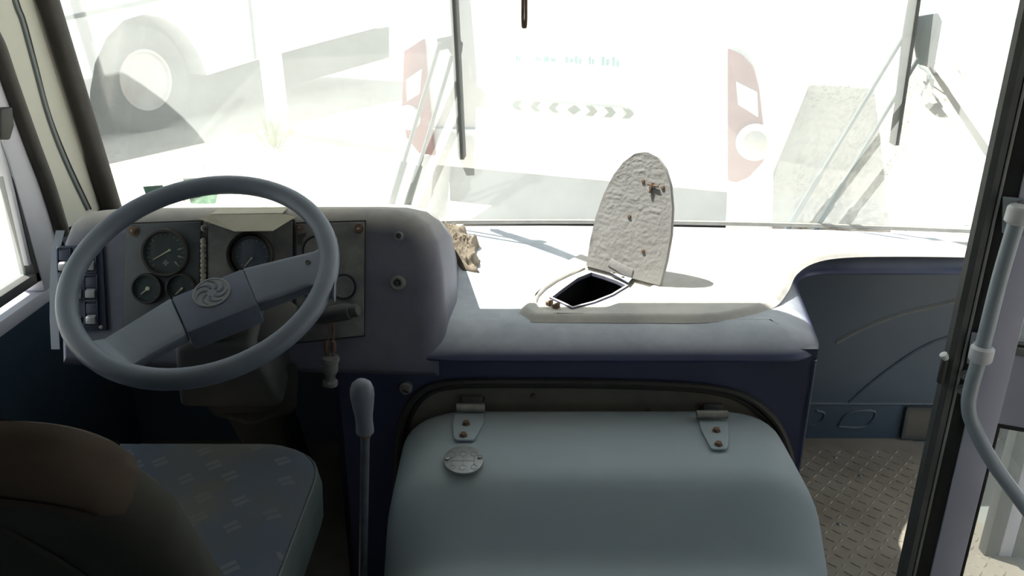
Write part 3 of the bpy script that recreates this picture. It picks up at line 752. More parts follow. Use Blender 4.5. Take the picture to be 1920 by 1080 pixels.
MB().loft([[aY(x, y, Y) for x, y in ((372, 716), (560, 680), (556, 770), (470, 800), (392, 772))] for Y in (1.42, 1.55)]).build('column_boot', M['black'], col, .012)
s0 = aY(524, 602, 1.43); s1 = aY(592, 594, 1.425); s2_ = aY(668, 582, 1.405)
bel = MB(); prof = []
Ls = (s1-s0).length
for k in range(6): prof += [(.011+.0008*k, Ls*(k/6)), (.0175-.0006*k, Ls*(k/6+.05)), (.0175-.0006*k, Ls*(k/6+.11)), (.011, Ls*(k/6+.15))]
bel.lathe(prof, s0, s1-s0, 16).build('stalk_bellows', M['darkplastic'], col)
Lk = (s2_-s1).length
stk = MB().lathe([(.013, -.005), (.016, .01), (.0165, Lk*.7), (.015, Lk*.85), (.0125, Lk*.87), (.0125, Lk), (.010, Lk+.004), (0, Lk+.004)], s1, s2_-s1, 20).build('stalk', M['darkplastic'], col)

# dangling connector under the right panel
cn = empty('hanging_connector', aY(620, 722, 1.40), 'dusty round plug hanging on two wires below the right gauges', 'plug')
c0 = aY(620, 668, 1.40); c1 = aY(619, 722, 1.40)
ax = (c1-c0); Lc = ax.length
MB().lathe([(.008, 0), (.0165, .002), (.017, .008), (.0145, .010), (.0145, Lc*.5), (.012, Lc*.58), (.0095, Lc*.66), (.0095, Lc*.78), (.0145, Lc*.86), (.0148, Lc*.98), (.010, Lc)], c0, ax, 18).build('plug_body', M['plate_worn'], cn)
for dx in (-6, 6):
    MB().tube(smooth_path([aY(622+dx*.4, 600, 1.46), aY(622+dx*.6, 622, 1.44), aY(618+dx, 650, 1.41), aY(620+dx*.8, 668, 1.40)]), .0025, 6).build('wire', M['wire'], cn)
    MB().lathe([(.004, 0), (.005, .004), (.005, .018), (.004, .022)], aY(619+dx*1.1, 640, 1.405), ax, 8).build('terminal', M['rust'], cn)

# ------------------------------------------------------------------ rag on the shelf
rag = MB()
rc = aZ(866, 470, ZS)
rx = V((.28, 0)); 
rpx = [(830, 425), (868, 436), (880, 455), (897, 462), (889, 478), (900, 490), (897, 511), (866, 507), (850, 490), (842, 460)]
rp = [v2(aZ(x, y, ZS)) for x, y in rpx]; rcent = sum(rp, V((0, 0)))/len(rp)
rdens = []
for i in range(len(rp)):
    for j in range(16): rdens.append(rp[i].lerp(rp[(i+1) % len(rp)], j/16))
rings = []
for k in range(46):
    s_ = 1-k/46
    ring = []
    for q in rdens:
        p = rcent+(q-rcent)*(s_*.985+.015)
        e = min(1, (1-s_)*4.5)
        w1 = MN.noise(V((p.x*14, p.y*14, 4)))*.9
        f1 = 1-abs(MN.noise(V((p.x*20+w1*1.5, p.y*34+w1*2.2, 2.2))))*2.4
        f2_ = 1-abs(MN.noise(V((p.x*55+w1*2, p.y*40-w1*2, 7.7))))*2.2
        h = .003+e*(.013+.015*max(f1, -.4)+.005*max(f2_, -.5))
        sh_ = V((MN.noise(V((p.x*18, p.y*18, 11))), MN.noise(V((p.x*18, p.y*18, 17)))))*.014
        ring.append(V((p.x+sh_.x, p.y+sh_.y, ZS+max(h, .002))))
    rings.append(ring)
rings = [[V((p.x, p.y, ZS+.0005)) for p in rings[0]]]+rings
rag.loft(rings, cap=(True, True))
tag(rag.build('rag', M['rag'], None, ang=180), 'crumpled dirty beige rag on the shelf beside the instrument hood', 'rag')

# ================================================================== ENGINE COVER
eng = empty('engine_cover', (.16, .9, FZ), 'large blue-grey engine cover hinged under the dashboard', 'engine cover')
def esec(Y, z, xl=-.225, xr=.553, rx=.15, rz=.115, drop=0):
    pts = [V((xl-.01, Y, FZ+.005)), V((xl-.004, Y, .4))]
    n = 10
    for k in range(n+1):
        a = PI/2*k/n; pts.append(V((xl+rx*(1-math.cos(a)**.85), Y, z-rz*(1-math.sin(a)**.85))))
    for k in range(1, 10): pts.append(V((xl+rx+(xr-xl-2*rx)*k/10, Y, z)))
    for k in range(n+1):
        a = PI/2*(1-k/n); pts.append(V((xr-rx*(1-math.cos(a)**.85), Y, z-rz*(1-math.sin(a)**.85))))
    return pts+[V((xr+.004, Y, .4)), V((xr+.01, Y, FZ+.005))]
ys = [(1.445, .650), (1.443, .660), (1.437, .6655), (1.425, .668), (1.40, .668), (1.30, .666), (1.25, .664), (1.228, .660), (1.212, .652), (1.198, .641), (1.16, .606), (1.13, .578), (1.115, .566), (1.098, .559), (1.07, .556), (.9, .554), (.6, .552), (.35, .55), (.335, .545), (.33, .53)]
shell = MB().loft([esec(y, z) for y, z in ys]).build('cover_shell', M['cover'], eng, ang=60)
ZC = .668
def hinge(px_leaf, kn, bolts, ub):
    lf = MB().prism([aZ(x, y, ZC+.0005) for x, y in px_leaf], (0, 0, .004)).build('hinge', M['cover'], eng, .0012)
    k0, k1 = aZ(kn[0][0], kn[0][1], ZC+.014), aZ(kn[1][0], kn[1][1], ZC+.014)
    MB().tube([k0, k0.lerp(k1, .5), k1], .0085, 14).build('knuckle', M['steel'], lf)
    MB().prism([aY(x, y, YF+.002) for x, y in ub], (0, .012, 0)).build('hinge_leaf', M['steel'], lf, .001)
    for x, y in bolts: MB().lathe([(.0085, 0), (.0085, .001), (.0062, .0012), (.0062, .006), (0, .0062)], aZ(x, y, ZC+.0045), (0, 0, 1), 6).build('bolt', M['rust'], lf)
def rp2(pts, r, n=4): return [(p.x, p.y) for p in rpoly([(V(p), q) for p, q in zip(pts, r)], n)]
hinge(rp2([(853, 778), (908, 778), (907, 795), (889, 828), (852, 828), (849, 800)], [0, 0, 4, 9, 9, 4]), ((856, 764), (909, 764)), ((874, 795), (869, 817)), [(866, 745), (904, 745), (904, 768), (866, 768)])
hinge(rp2([(1310, 790), (1364, 790), (1366, 815), (1364, 845), (1334, 845), (1315, 810)], [0, 0, 4, 9, 9, 4]), ((1306, 777), (1364, 777)), ((1343, 808), (1347, 834)), [(1320, 760), (1356, 760), (1356, 782), (1320, 782)])
bc = aZ(869, 864, ZC+.0005)
ell = [aZ(869+37.5*math.cos(a), 864+26*math.sin(a), ZC+.0005) for a in [2*PI*k/40 for k in range(40)]]
bd = MB().prism(ell, (0, 0, .003)).build('badge_plate', mat('badge_alu', (150, 152, 150), .45, .5, col2=(130, 132, 130), nscale=60), eng, .0008)
lab(bd, 'round metal gear-shift diagram plate')
mk = MB()
for x, y, r in ((846, 853, 8), (868, 851, 6), (889, 851, 6), (848, 876, 5), (868, 877, 6.5), (889, 876, 6)):
    mk.tube([aZ(x+r*math.cos(a), y+r*.72*math.sin(a), ZC+.0035) for a in [2*PI*k/16 for k in range(16)]], .0007, 5, closed=True)
for x in (846, 868, 889): mk.tube([aZ(x, 857, ZC+.0035), aZ(x, 871, ZC+.0035)], .0007, 5)
mk.tube([aZ(846, 864, ZC+.0035), aZ(889, 864, ZC+.0035)], .0007, 5)
mk.build('shift_diagram', M['emblem'], bd)
for x, y in ((838, 861), (900, 858)): MB().lathe([(.005, 0), (.0045, .003), (.002, .0035), (0, .002)], aZ(x, y, ZC+.0035), (0, 0, 1), 10).build('rivet', M['steel'], bd)

# ================================================================== GEAR LEVER
GY = 1.16
gt = aY(677, 712, GY)
gr = empty('gear_lever', (gt.x, GY, FZ), 'tall gear lever with grey knob left of the engine cover', 'gear lever')
kz = gt.z
MB().lathe([(0, kz), (.009, kz-.0015), (.0155, kz-.007), (.019, kz-.017), (.0195, kz-.028), (.0175, kz-.045), (.0145, kz-.065), (.0140, kz-.078), (.0148, kz-.092), (.0145, kz-.096), (0, kz-.096)], (gt.x, GY, 0), (0, 0, 1), 24).build('knob', mat('grey_knob', (112, 116, 126), .45, col2=(96, 100, 112), nscale=50), gr)
MB().lathe([(.010, kz-.096), (.010, kz-.104), (.0085, kz-.105), (.0085, kz-.070), (0, kz-.070)], (gt.x, GY, 0), (0, 0, 1), 6).build('lock_nut', M['rust'], gr)
lb = aY(677, 1080, GY); lb = V((gt.x, GY, kz)).lerp(lb, (kz-FZ-.02)/(kz-lb.z))
MB().tube([V((gt.x, GY, kz-.1)), V((gt.x, GY, kz-.1)).lerp(lb, .4), lb], .0075, 12).build('shaft', mat('lever_shaft', (92, 98, 108), .4, .3, col2=(70, 66, 64), nscale=40), gr)
MB().lathe([(.012, FZ), (.012, FZ+.01), (.0115, FZ+.05), (.010, FZ+.08), (0, FZ+.08)], (lb.x, GY, 0), (0, 0, 1), 20).build('boot', M['black'], gr)

# ================================================================== DRIVER SEAT
seat = empty('driver_seat', (-.58, .9, FZ), 'worn driver seat with patterned grey cushion and brown-topped cover', 'seat')
SZ = .735
def srect(x0, x1, y0, y1, z, r):
    return [V((p.x, p.y, z)) for p in rpoly([(V((x0, y0)), r), (V((x1, y0)), r), (V((x1, y1)), r), (V((x0, y1)), r)], 8)]
cu = MB(); x0, x1, y0, y1 = -.85, -.325, .64, 1.235
def crown(p, k): 
    return V((p.x, p.y, p.z+k*.012*(1-abs((p.x+.585)/.3)**2)))
rgs = []
for ins, dz in ((.10, -.002), (.05, 0), (.03, -.002), (.016, -.007), (.006, -.016), (0, -.028)):
    rgs.append(srect(x0+ins, x1-ins, y0+ins, y1-ins, SZ+dz, max(.11-ins*.8, .02)))
cu.loft(rgs[::-1], cap=(False, False))
inner_ = rgs[0]
cx = sum(inner_, V())/len(inner_)
cu.loft([inner_]+[[cx+(p-cx)*s_+V((0, 0, -.014*(1-s_))) for p in inner_] for s_ in (.8, .6, .4, .2, .02)], cap=(False, True))
cu.build('cushion_top', M['fabric'], seat, ang=80)
sd = MB(); sd.loft([srect(x0+i, x1-i, y0+i, y1-i, SZ+dz, .11) for i, dz in ((.002, -.026), (-.004, -.034), (-.008, -.06), (-.006, -.11), (.01, -.135), (.03, -.14))], cap=(True, True))
sd.build('cushion_side', M['vinyl'], seat, ang=80)
MB().tube(srect(x0-.001, x1+.001, y0-.001, y1+.001, SZ-.029, .11), .0035, 8, closed=True).build('piping', M['vinyl'], seat)
pd = MB(); pd.loft([srect(-.78, -.4, .7, 1.12, z, .04) for z in (.27, .30, .5, .6)]); pd.box((-.59, .9, FZ+.035), (.46, .52, .07)); pd.build('pedestal', M['black'], seat, .006)
# backrest: reclined slab, rounded shoulders
BT = V((0, .615, 1.135)); BD = V((0, .142, -.285)).normalized(); BNm = V((0, -BD.z, BD.y)).normalized()  # BNm looks forward
BNm = V((0, .285, .142)).normalized()
def bpt(x, s_, d): return V((x, BT.y, BT.z))+BD*s_+BNm*d
bo = rpoly([(V((-.90, .0)), .13), (V((-.90, .52)), .05), (V((-.325, .52)), .05), (V((-.322, .12)), .10), (V((-.362, .0)), .085)], 8)
bo = ccw(bo)
def bring(ins, d, loop=bo): return [bpt(q.x, q.y+.018*MN.noise(V((q.x*5, q.y*5, d*12))), d+.006*MN.noise(V((q.x*9, q.y*7, 3)))) for q in offs(loop, ins)]
bk = MB()
bk.loft([bring(i, d) for i, d in ((.045, -.068), (.024, -.065), (.010, -.058), (.002, -.045), (0, -.03), (.004, -.008), (.02, .004), (.05, .010), (.10, .008))], cap=(True, True))
bko = bk.build('backrest', M['cloth_dark'], seat, ang=80); lab(bko, 'loose dark grey backrest cover')
tpoly = [q for q in bo]
bt_ = sorted([p for p in bo if p.y < .062 and p.x < -.32], key=lambda p: p.x)
capo = [V((p.x, p.y-.003)) for p in bt_]+[V(q) for q in smooth_path([V((-.36, .050)), V((-.40, .026)), V((-.46, .014)), V((-.54, .018)), V((-.66, .026)), V((-.85, .028))], 4)]
capo = ccw(capo)
tc = MB(); tc.loft([bring(i, d, capo) for i, d in ((.018, -.070), (.006, -.066), (-.002, -.056), (-.003, -.04), (-.003, -.02), (0, -.004), (.010, .004))], cap=(True, True))
lab(tc.build('top_cap', M['cloth_brown'], seat, ang=80), 'brown cloth cap over the top of the backrest')
MB().tube(smooth_path([bpt(-.44, .06, -.070), bpt(-.41, .16, -.070), bpt(-.395, .3, -.070), bpt(-.37, .4, -.070)]), .003, 6).build('seam', M['black'], seat)

# ================================================================== DOOR LEAF ON THE RIGHT
DE = V((.793, 1.35, 0)); DD = V((.928, -.371, 0)).normalized(); DM = V((-DD.y, DD.x, 0))
if DM.y > 0: DM = -DM           # towards the camera
def dp(s_, z, m_=0): return V((DE.x, DE.y, z))+DD*s_+DM*m_
def dpx(x, y, m_=0): return aP(x, y, DE+DM*m_, DM)
def sof(p): return (p-DE).dot(DD)
door = empty('door_1', dp(.3, FZ-.1)); struct(door, 'folding white entrance door leaf with dusty glass')
zb, ztp = FZ-.09, 1.96
def dbar(name, s0, s1, z0, z1, m0, m1, mt, bev=.002, par=None):
    mb = MB(); mb.prism([dp(s0, z0, m0), dp(s1, z0, m0), dp(s1, z1, m0), dp(s0, z1, m0)], DM*(m1-m0)); return mb.build(name, mt, par or door, bev)
MB().loft([[dp(q[0], z, q[1]) for q in ((-.004, .0), (.002, .012), (.012, .016), (.022, .012), (.024, -.005), (.022, -.02), (.002, -.02))] for z in (zb, ztp)]).build('edge_seal', M['seal'], door, ang=30)
dbar('bead', .024, .029, zb, ztp, -.015, .012, M['alu'], .001)
dbar('inner_seal', .029, .054, zb, ztp, -.015, .008, M['black'])
dbar('stile', .054, .104, zb, ztp, -.018, .014, M['doorwhite'])
zm1 = dpx(1880, 658).z; zm0 = dpx(1870, 790).z
dbar('gasket', .104, .110, zb, zm0, -.012, .011, M['black'], .001)
dbar('mid_panel', .104, .54, zm0, zm1, -.012, .010, M['doorwhite'])
dbar('rail', .104, .54, zm1, zm1+.016, -.012, .014, M['alu'], .002)
dbar('gasket', .104, .54, zm1+.016, zm1+.021, -.010, .011, M['black'], .001)
dbar('gasket', .104, .54, zm0-.007, zm0, -.010, .012, M['black'], .001)
dbar('stile', .54, .60, zb, ztp, -.018, .014, M['doorwhite'])
dbar('rail', .104, .54, zb, zb+.06, -.018, .014, M['doorwhite']); dbar('rail', .104, .54, ztp-.06, ztp, -.018, .014, M['doorwhite'])
for z0, z1 in ((zb+.06, zm0-.007), (zm1+.021, ztp-.06)):
    dbar('pane', .105, .54, z0, z1, -.003, .002, M['glass'], 0); dbar('dust', .105, .54, z0, z1, -.0055, -.0045, M['doordust'], 0)
def dbolt(x, y, r=.008):
    MB().lathe([(r*1.3, 0), (r*1.3, .002), (r, .003), (r, .008), (r*.5, .009), (r*.4, .005), (0, .005)], dpx(x, y, .014), DM, 12).build('bolt', M['steel'], door)
dbolt(1812, 703); dbolt(1805, 730)
pin = MB(); pin.box(dpx(1767, 695, .017), (.010, .010, .05)); po_ = pin.build('stop_pin', M['black'], door, .002)
MB().lathe([(.005, 0), (.007, .006), (.007, .012), (0, .013)], dpx(1774, 673, .02), (-.6, 0, .8), 10).build('pin_tip', M['white'], po_)
# grab rail on two brackets
OFF = .058
path = smooth_path([dpx(1908, 408, OFF), dpx(1875, 520, OFF), dpx(1841, 655, OFF), dpx(1822, 722, OFF), dpx(1816, 762, OFF), dpx(1826, 800, OFF), dpx(1862, 868, OFF), dpx(1925, 955, OFF), dpx(1990, 1045, OFF)], 6)
gb = MB().tube(path, .0125, 14).build('grab_rail', M['railgrey'], door)
br = MB(); 
for pts in ([(1880, 368), (1925, 372), (1925, 442), (1878, 436)], [(1822, 622), (1852, 626), (1846, 686), (1812, 680)]):
    MB().prism([dpx(x, y, .014) for x, y in pts], DM*.004).build('bracket', M['railgrey'], door, .001)
for x, y, ax_, r in ((1910, 402, path[0]-path[4], .019), (1840, 664, path[12]-path[8], .019)):
    o = dpx(x, y, OFF); ax_ = ax_.normalized()
    MB().lathe([(r*.75, -.016), (r, -.012), (r, .010), (r*.85, .014), (0, .0145)], o, ax_, 18).build('socket', M['white'], gb)
    MB().tube([o, o-DM*.045], .010, 12).build('spigot', M['white'], gb)
for x, y in ((1914, 384), (1844, 634)):
    MB().lathe([(.008, 0), (.007, .004), (.003, .005), (0, .003)], dpx(x, y, .018), DM, 10).build('screw', M['steel'], gb)

# second leaf, folded at the door post, seen through the lower glass
d2 = empty('door_2', (1.24, 1.72, FZ-.1)); struct(d2, 'second door leaf standing at the front door post')
Q = aZ(1848, 1040, FZ)
def d2bar(name, xa, xb, mt):
    MB().box(((xa+xb)/2, Q.y, .95), (xb-xa, .03, 1.49)).build(name, mt, d2, .003)
d2bar('edge_seal', Q.x-.012, Q.x+.020, M['seal']); d2bar('stile', Q.x+.021, Q.x+.052, M['doorwhite']); d2bar('inner_seal', Q.x+.053, Q.x+.10, M['seal'])

# wire loop hanging from the roof
hk = MB(); a = aY(983, 50, 1.7)
hk.tube(smooth_path([V((a.x-.003, 1.7, 2.0)), V((a.x-.003, 1.7, a.z+.1)), V((a.x-.003, 1.7, a.z+.01)), V((a.x, 1.7, a.z)), V((a.x+.003, 1.7, a.z+.01)), V((a.x+.003, 1.7, a.z+.1)), V((a.x+.003, 1.7, 2.0))], 6), .003, 8)
tag(hk.build('wire_loop', M['rust'], None), 'thin dark wire loop hanging from the roof before the windscreen', 'wire')

# ================================================================== WIPERS (outside the glass)
def wiper(label, blade, arms, head):
    root = empty('windscreen_wiper', onglass(*arms[0][0], .03), label, 'wiper', 'windscreen wipers')
    b0, b1 = onglass(*blade[0], .022), onglass(*blade[1], .022)
    b0 = b0+(b0-b1)*.55
    e = (b1-b0).normalized(); s_ = e.cross(V((0, 1, 0))).normalized(); f_ = s_.cross(e)
    if f_.y < 0: f_ = -f_
    ln = (b1-b0).length
    mb = MB(); mb.loft([[p+s_*x+f_*y for x, y in ((-.006, -.012), (.006, -.012), (.0115, .012), (-.0115, .012))] for p in (b0, b1)])
    bl_ = mb.build('blade', M['black'], root, .001)
    mb = MB(); mb.tube([b0.lerp(b1, .1)+f_*.02, b0.lerp(b1, .5)+f_*.035, b0.lerp(b1, .85)+f_*.02], .006, 8); mb.build('blade_bow', M['trim'], bl_)
    for arm in arms:
        pts = [onglass(x, y, .06 if i else .035) for i, (x, y) in enumerate(arm)]
        base = pts[0]+(pts[0]-pts[1])*.12
        k = .35; mid = base.lerp(pts[-1], k)
        m2 = MB(); m2.tube([base, mid], .010, 8, flat=.6); m2.tube([mid, pts[-1]], .0055, 8)
        m2.build('arm', M['trim'], root)
    hp_ = [onglass(x, y, .065) for x, y in head]
    MB().prism(hp_, (0, .012, 0)).build('arm_head', M['trim'], root, .003)
wiper('left pantograph wiper with its blade upright at mid windscreen', ((851, 0), (866, 296)), [((735, 378), (825, 80)), ((765, 380), (848, 105))], [(818, 72), (848, 66), (868, 80), (866, 100), (846, 104), (840, 92), (822, 96)])
wiper('right pantograph wiper with its blade upright near the door', ((1718, 0), (1678, 270)), [((1482, 420), (1712, 40)), ((1535, 420), (1722, 110))], [(1700, 34), (1760, 24), (1768, 40), (1752, 130), (1722, 120), (1712, 60)])
# exterior mirror added out of view, outlined so its shade clears the driver's corner
mpx = [(120, 145), (170, 138), (228, 128), (262, 150), (300, 178), (335, 208), (366, 240), (360, 290), (300, 345), (200, 350), (120, 330)]
mir = empty('added_mirror', (-1.15, 2.4, 1.6), 'black exterior mirror added out of view to shade the windscreen corner', 'mirror')
ms = [onglass(x, y, .01)+SUND*.62 for x, y in mpx]
MB().prism(ms, (0, .05, 0)).build('mirror_head', M['black'], mir, .006)
mc = sum(ms, V())/len(ms)
MB().tube(smooth_path([mc+V((-.1, .05, 0)), mc+V((-.14, .06, .15)), V((XL-.05, 2.05, mc.z+.2))]), .012, 10).build('mirror_arm', M['black'], mir)

# ================================================================== OUTSIDE
gm = MB(); 
def gfn(u, v):
    x = -40+90*u; y = -12+110*v; return V((x, y, GZ+.02*MN.noise(V((x*.5, y*.5, 0)))))
gm.grid(gfn, 60, 70)
struct(gm.build('ground', M['ground'], None, ang=180), 'pale sandy gravel yard')
AZ = math.radians(21.5); EX = V((math.cos(AZ), -math.sin(AZ), 0)); EY = V((math.sin(AZ), math.cos(AZ), 0))
# ---- bus ahead, seen from behind
RB = aY(1440, 200, 4.9)
def rp_(x, y, d=0): return aP(x, y, RB-EY*d, EY)
rbus = empty('parked_bus', V((RB.x-1, RB.y+3, GZ)), 'white bus parked straight ahead, seen from behind with red lamps', 'bus')
pl_, pr_ = rp_(762, 200), rp_(1442, 200)
W = (pr_-pl_).length
def bp(a, z, d=0): return V((pl_.x, pl_.y, 0))+EX*a+V((0, 0, z))+EY*d
body = MB(); zlo = rp_(1100, 338).z
sec = rpoly([(V((0, 0)), .16), (V((W, 0)), .16), (V((W, 9.5)), .1), (V((0, 9.5)), .1)], 6)
body.loft([[bp(q.x, z, q.y) for q in sec] for z in (zlo, 1.1)]+[[bp(q.x*(1-.06)+W*.03, 1.45, q.y) for q in sec], [bp(q.x*.84+W*.08, 1.6, q.y) for q in sec]])
body.build('body', M['white'], rbus, .03)
ap = MB()
edge = [(800, 285), (865, 296), (960, 314), (1060, 328), (1160, 337), (1260, 340), (1366, 338)]
skirt_l = MB(); skirt_l.prism([rp_(x, y, .02) for x, y in [(760, 300), (815, 287), (805, 420), (795, 470), (745, 470)]], EY*.3); skirt_l.build('corner_skirt', M['white'], rbus, .01)
skirt_r = MB(); skirt_r.prism([rp_(x, y, .02) for x, y in [(1366, 300), (1442, 300), (1440, 470), (1358, 470)]], EY*.3); skirt_r.build('corner_skirt', M['white'], rbus, .01)
tg = MB(); tg.prism([rp_(x, y, .02) for x, y in edge+[(1366, 250), (800, 240)]], EY*.1); tg.build('tailgate', M['white'], rbus, .008)
MB().box(bp(W/2, (zlo+GZ)/2+.08, .9), (W*.86, 1.2, zlo-GZ-.2), rot_to(EX, EY, V((0, 0, 1)))).build('engine_bay', M['chassis'], rbus)
sdk = MB(); sdk.box(bp(W-.06, (zlo+GZ+.35)/2, 5.2), (.08, 8.2, zlo-GZ-.35), rot_to(EX, EY, V((0, 0, 1)))); sdk.build('side_skirt', M['white'], rbus, .01)
for d_ in (2.6, 8.0):
    for a_ in (.2, W-.22):
        t = MB().lathe([(.3, -.14), (.46, -.14), (.5, -.1), (.5, .1), (.46, .14), (.3, .14), (.25, .08), (0, .08)], bp(a_, GZ+.5, d_), EX, 28).build('tyre', M['tyre'], rbus)
def lamp(px, name, m, d, th, par): return MB().prism([rp_(x, y, d) for x, y in px], -EY*th).build(name, m, par, .006)
tl = lamp([(1366, 90), (1392, 102), (1413, 124), (1424, 165), (1434, 250), (1433, 300), (1405, 330), (1382, 340), (1366, 336)], 'tail_lamp', M['red'], .02, .04, rbus)
lamp([(1380, 152), (1420, 172), (1422, 220), (1384, 196)], 'lamp_lens', M['lens'], .06, .012, tl)
rl = MB().lathe([(.11, 0), (.11, .02), (.085, .03), (.08, .015), (0, .015)], rp_(1416, 266, .06), -EY, 24).build('round_lamp', M['lens'], tl)
MB().lathe([(.07, .014), (.06, .022), (0, .024)], rp_(1416, 266, .06), -EY, 20).build('lamp_core', M['rim'], tl)
tl2 = lamp([(762, 95), (798, 72), (806, 180), (818, 290), (790, 285), (766, 255), (758, 200)], 'tail_lamp', M['red'], .02, .04, rbus)
lamp([(762, 150), (792, 128), (788, 175), (764, 190)], 'lamp_lens', M['lens'], .06, .012, tl2)
MB().lathe([(.085, 0), (.085, .02), (.065, .03), (.06, .015), (0, .015)], rp_(768, 220, .06), -EY, 24).build('round_lamp', M['lens'], tl2)
st = MB().prism([rp_(x, y, .022) for x, y in ((958, 186), (1170, 202), (1170, 224), (958, 209))], -EY*.006).build('reflective_strip', M['reflect'], rbus)
for k in range(7):
    x = 962+k*34.5; y = 188+k*2.45; h = 19
    if k == 3: P_ = [(x-2, y+10), (x+12, y+1), (x+24, y+11), (x+10, y+20)]
    elif k < 3: P_ = [(x-2, y+9), (x+6, y), (x+18, y+1), (x+10, y+10), (x+17, y+19), (x+6, y+18)]
    else: P_ = [(x-2, y), (x+12, y+1), (x+20, y+11), (x+12, y+20), (x-2, y+19), (x+7, y+10)]
    MB().prism([rp_(a_, b_, .028) for a_, b_ in P_], -EY*.004).build('chevron', M['chevron'], st)
lt = MB()
for x, y, w_, h_ in ((968, 104, 8, 10), (1006, 106, 8, 8), (1020, 106, 22, 10), (1060, 106, 14, 12), (1078, 105, 12, 15), (1104, 106, 10, 15), (1128, 106, 14, 17), (1148, 107, 13, 18)):
    lt.prism([rp_(x, y, .022) , rp_(x+w_*.4, y, .022), rp_(x+w_*.4, y+h_, .022), rp_(x, y+h_, .022)], -EY*.002)
    lt.prism([rp_(x+w_*.6, y+h_*.3, .022), rp_(x+w_, y+h_*.3, .022), rp_(x+w_, y+h_, .022), rp_(x+w_*.6, y+h_, .022)], -EY*.002)
lto = lt.build('faded_lettering', M['teal_paint'], rbus); lto['kind'] = 'stuff'; lab(lto, 'sun-bleached unreadable pale teal lettering')
# ---- bus on the left: its side with a wheel
LA = math.radians(30); LX = V((math.sin(LA), math.cos(LA), 0)); LN = V((math.cos(LA), -math.sin(LA), 0))    # LN looks at us
L0 = aZ(258, 252, GZ)
def lp_(x, y, d=0): return aP(x, y, L0+LN*d, LN)
lbus = empty('parked_bus', L0-LN*1.2, 'white bus on the left showing one wheel in a round arch', 'bus')
arc = [(168, 210), (169, 170), (178, 118), (200, 70), (232, 38), (270, 26), (308, 34), (342, 58), (370, 96), (388, 141)]
side = [(-40, 320)]+[(160, 225)]+arc+[(480, 113), (600, 80), (737, 44), (737, -95), (-40, -110)]
lb = MB().prism([lp_(x, y) for x, y in side], -LN*2.4).build('body', M['white'], lbus)
MB().prism([lp_(x, y, -.3) for x, y in ((-40, 300), (120, 250), (120, 20), (420, 20), (420, 130), (730, 50), (730, 108), (-40, 330))], -LN*1.6).build('underbody', M['chassis'], lbus)
MB().prism([lp_(x, y, .012) for x, y in ((60, 52), (345, -8), (345, -16), (60, 44))], -LN*.02).build('trim_strip', M['trim'], lbus)
MB().prism([lp_(x, y, .004) for x, y in ((462, -30), (468, -30), (482, 110), (477, 112))], -LN*.02).build('panel_gap', M['trim'], lbus)
tcx, tcy = 272, 150
cc = lp_(tcx, tcy, -.05); rtop = (lp_(272, 48, -.05)-cc).length; 
Rt = rtop
ty = MB().lathe([(Rt*.55, .0), (Rt*.62, .03), (Rt*.86, .05), (Rt*.97, .02), (Rt, -.06), (Rt, -.24), (Rt*.9, -.28), (Rt*.5, -.28)], cc, LN, 44).build('tyre', M['tyre'], lbus)
ri = MB().lathe([(Rt*.58, .005), (Rt*.57, .03), (Rt*.52, .03), (Rt*.46, -.03), (Rt*.34, -.06), (Rt*.2, -.05), (Rt*.18, .0), (0, .01)], cc, LN, 36).build('wheel_rim', M['rim'], lbus)
u_, b_, _ = frame(LN)
for k in range(8):
    a_ = 2*PI*k/8; MB().lathe([(Rt*.06, -.056), (Rt*.06, -.03), (0, -.03)], cc+(u_*math.cos(a_)+b_*math.sin(a_))*Rt*.4, LN, 12).build('vent_hole', M['chassis'], ri)
# ---- white post with weeds
pb = aZ(524, 250, GZ); 
pt = MB(); pt.tube([pb, pb+V((-.02, 0, 1.5)), pb+V((-.04, 0, 3.2))], .125, 16)
pst = empty('white_post', pb, 'white post standing by a weed in front of the left bus', 'post')
pt.build('shaft', M['white'], pst); MB().lathe([(.2, -.02), (.2, .03), (.13, .05), (0, .05)], pb, (0, 0, 1), 18).build('footing', M['ground'], pst)
wd = MB(); wb = aZ(515, 275, GZ)
for k in range(70):
    a_ = random.random()*2*PI; r_ = random.random()*.22; h_ = .1+random.random()*.28
    p = wb+V((math.cos(a_)*r_*.6, math.sin(a_)*r_*.6, 0)); q = p+V((math.cos(a_)*r_, math.sin(a_)*r_, h_)); s_ = V((-math.sin(a_), math.cos(a_), 0))*.012
    wd.add([p-s_*.3, p+s_*.3, p.lerp(q, .6)+s_, q, p.lerp(q, .6)-s_], [(0, 1, 2, 4), (4, 2, 3)])
tag(wd.build('weed_clump', M['weed'], None, flat=True, recalc=False), 'small dry weed clump on the sand at the white post foot', 'weed')
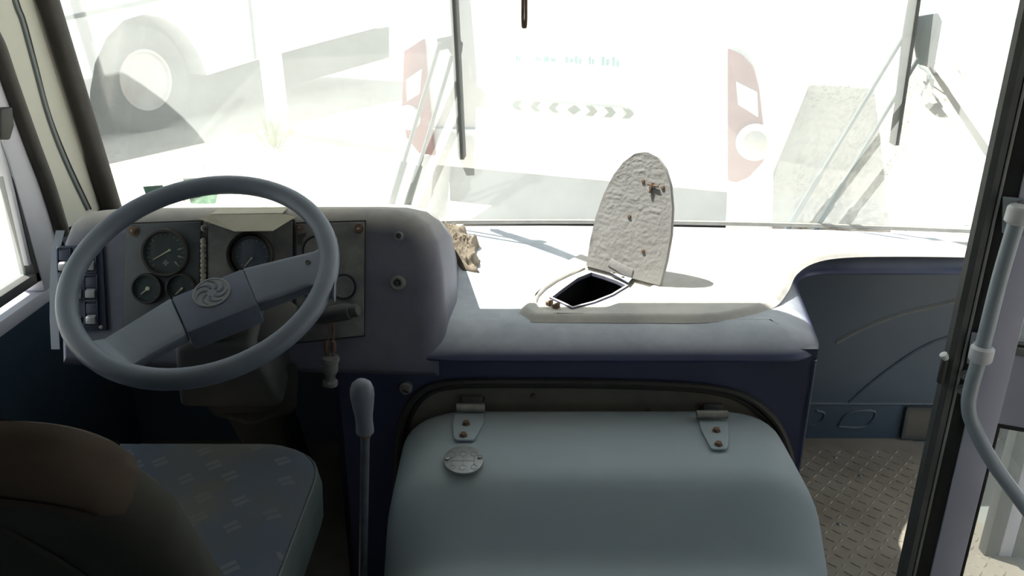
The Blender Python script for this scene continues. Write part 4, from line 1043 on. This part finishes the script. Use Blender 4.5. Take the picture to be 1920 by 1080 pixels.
# ---- bus on the right: its side
G0 = aZ(1842, 400, GZ)+EX*.12
def qp(x, y, d=0): return aP(x, y, G0+EX*-d, EX)
zb2 = qp(1846, 272).z
qbus = empty('parked_bus', G0+EX*1.2, 'white bus on the far right, side on beyond the door', 'bus')
def qb(l, z, d=0): return V((G0.x, G0.y, 0))+EY*l+V((0, 0, z))+EX*d
qm = MB(); qm.prism([qb(-5, zb2), qb(14, zb2), qb(14, 2.6), qb(-5, 2.6)], EX*2.4); qm.build('body', M['white'], qbus, .05)
MB().box(qb(4.5, (zb2+GZ+.15)/2, 1.2), (1.7, 18, zb2-GZ-.1), rot_to(EX, EY, V((0, 0, 1)))).build('underbody', M['chassis'], qbus)
for l_ in (-2.2, 2.5, 9.5):
    MB().lathe([(.28, -.14), (.44, -.14), (.48, -.1), (.48, .1), (.44, .14), (.3, .14), (.25, .08), (0, .08)], qb(l_, GZ+.48, .3), -EX, 28).build('tyre', M['tyre'], qbus)
qt = MB()
for z in (zb2+.35, zb2+1.1): qt.prism([qb(-4.9, z), qb(13.9, z), qb(13.9, z+.03), qb(-4.9, z+.03)], -EX*.015)
qt.build('rub_rail', M['trim'], qbus)
for k in range(9):
    MB().prism([qb(-4.6+2*k, 1.5), qb(-2.8+2*k, 1.5), qb(-2.8+2*k, 2.3), qb(-4.6+2*k, 2.3)], -EX*.012).build('side_window', M['trim'], qbus, .004)
# mirror arm folded out from the right bus
mr = MB(); mr.tube(smooth_path([qp(1752, 118, .05), qp(1722, 122, .15), qp(1742, 138, .2), qp(1736, 165, .2)]), .02, 8); mr.prism([qp(x, y, .2) for x, y in ((1738, 140), (1752, 150), (1746, 190), (1734, 198), (1726, 178), (1736, 160))], EY*.05)
mr.build('mirror_arm', M['trim'], qbus)
# ---- gravel
gv = MB(); 
def stone(p, r):
    a_ = random.random()*6; u = V((math.cos(a_), math.sin(a_), 0)); v_ = V((-u.y, u.x, 0))
    gv.add([p+u*r, p+v_*r*.7, p-u*r*.9, p-v_*r*.8, p+V((0, 0, r*.5))+u*r*.1], [(0, 1, 4), (1, 2, 4), (2, 3, 4), (3, 0, 4)])
for k in range(5200):
    x = random.uniform(1490, 1860); y = random.uniform(-30, 430)
    p = aZ(x, y, GZ+.012)
    if p.y < 60: stone(p, random.uniform(.008, .022)*(1 if p.y < 12 else 1.6))
for k in range(900):
    t = random.random(); o_ = random.choice((0, 60)); p = aZ(1555+o_+t*(150-o_*.3)+random.uniform(-7, 7), 430-t*330+random.uniform(-4, 4), GZ+.012); stone(p, random.uniform(.008, .02))
for k in range(500):
    x = random.uniform(190, 720); y = random.uniform(190, 400); p = aZ(x, y, GZ+.012); stone(p, random.uniform(.007, .02))
go = gv.build('gravel', M['stone'], None, flat=True, recalc=False); go['kind'] = 'stuff'; tag(go, 'scattered gravel stones over the sandy yard', 'gravel')
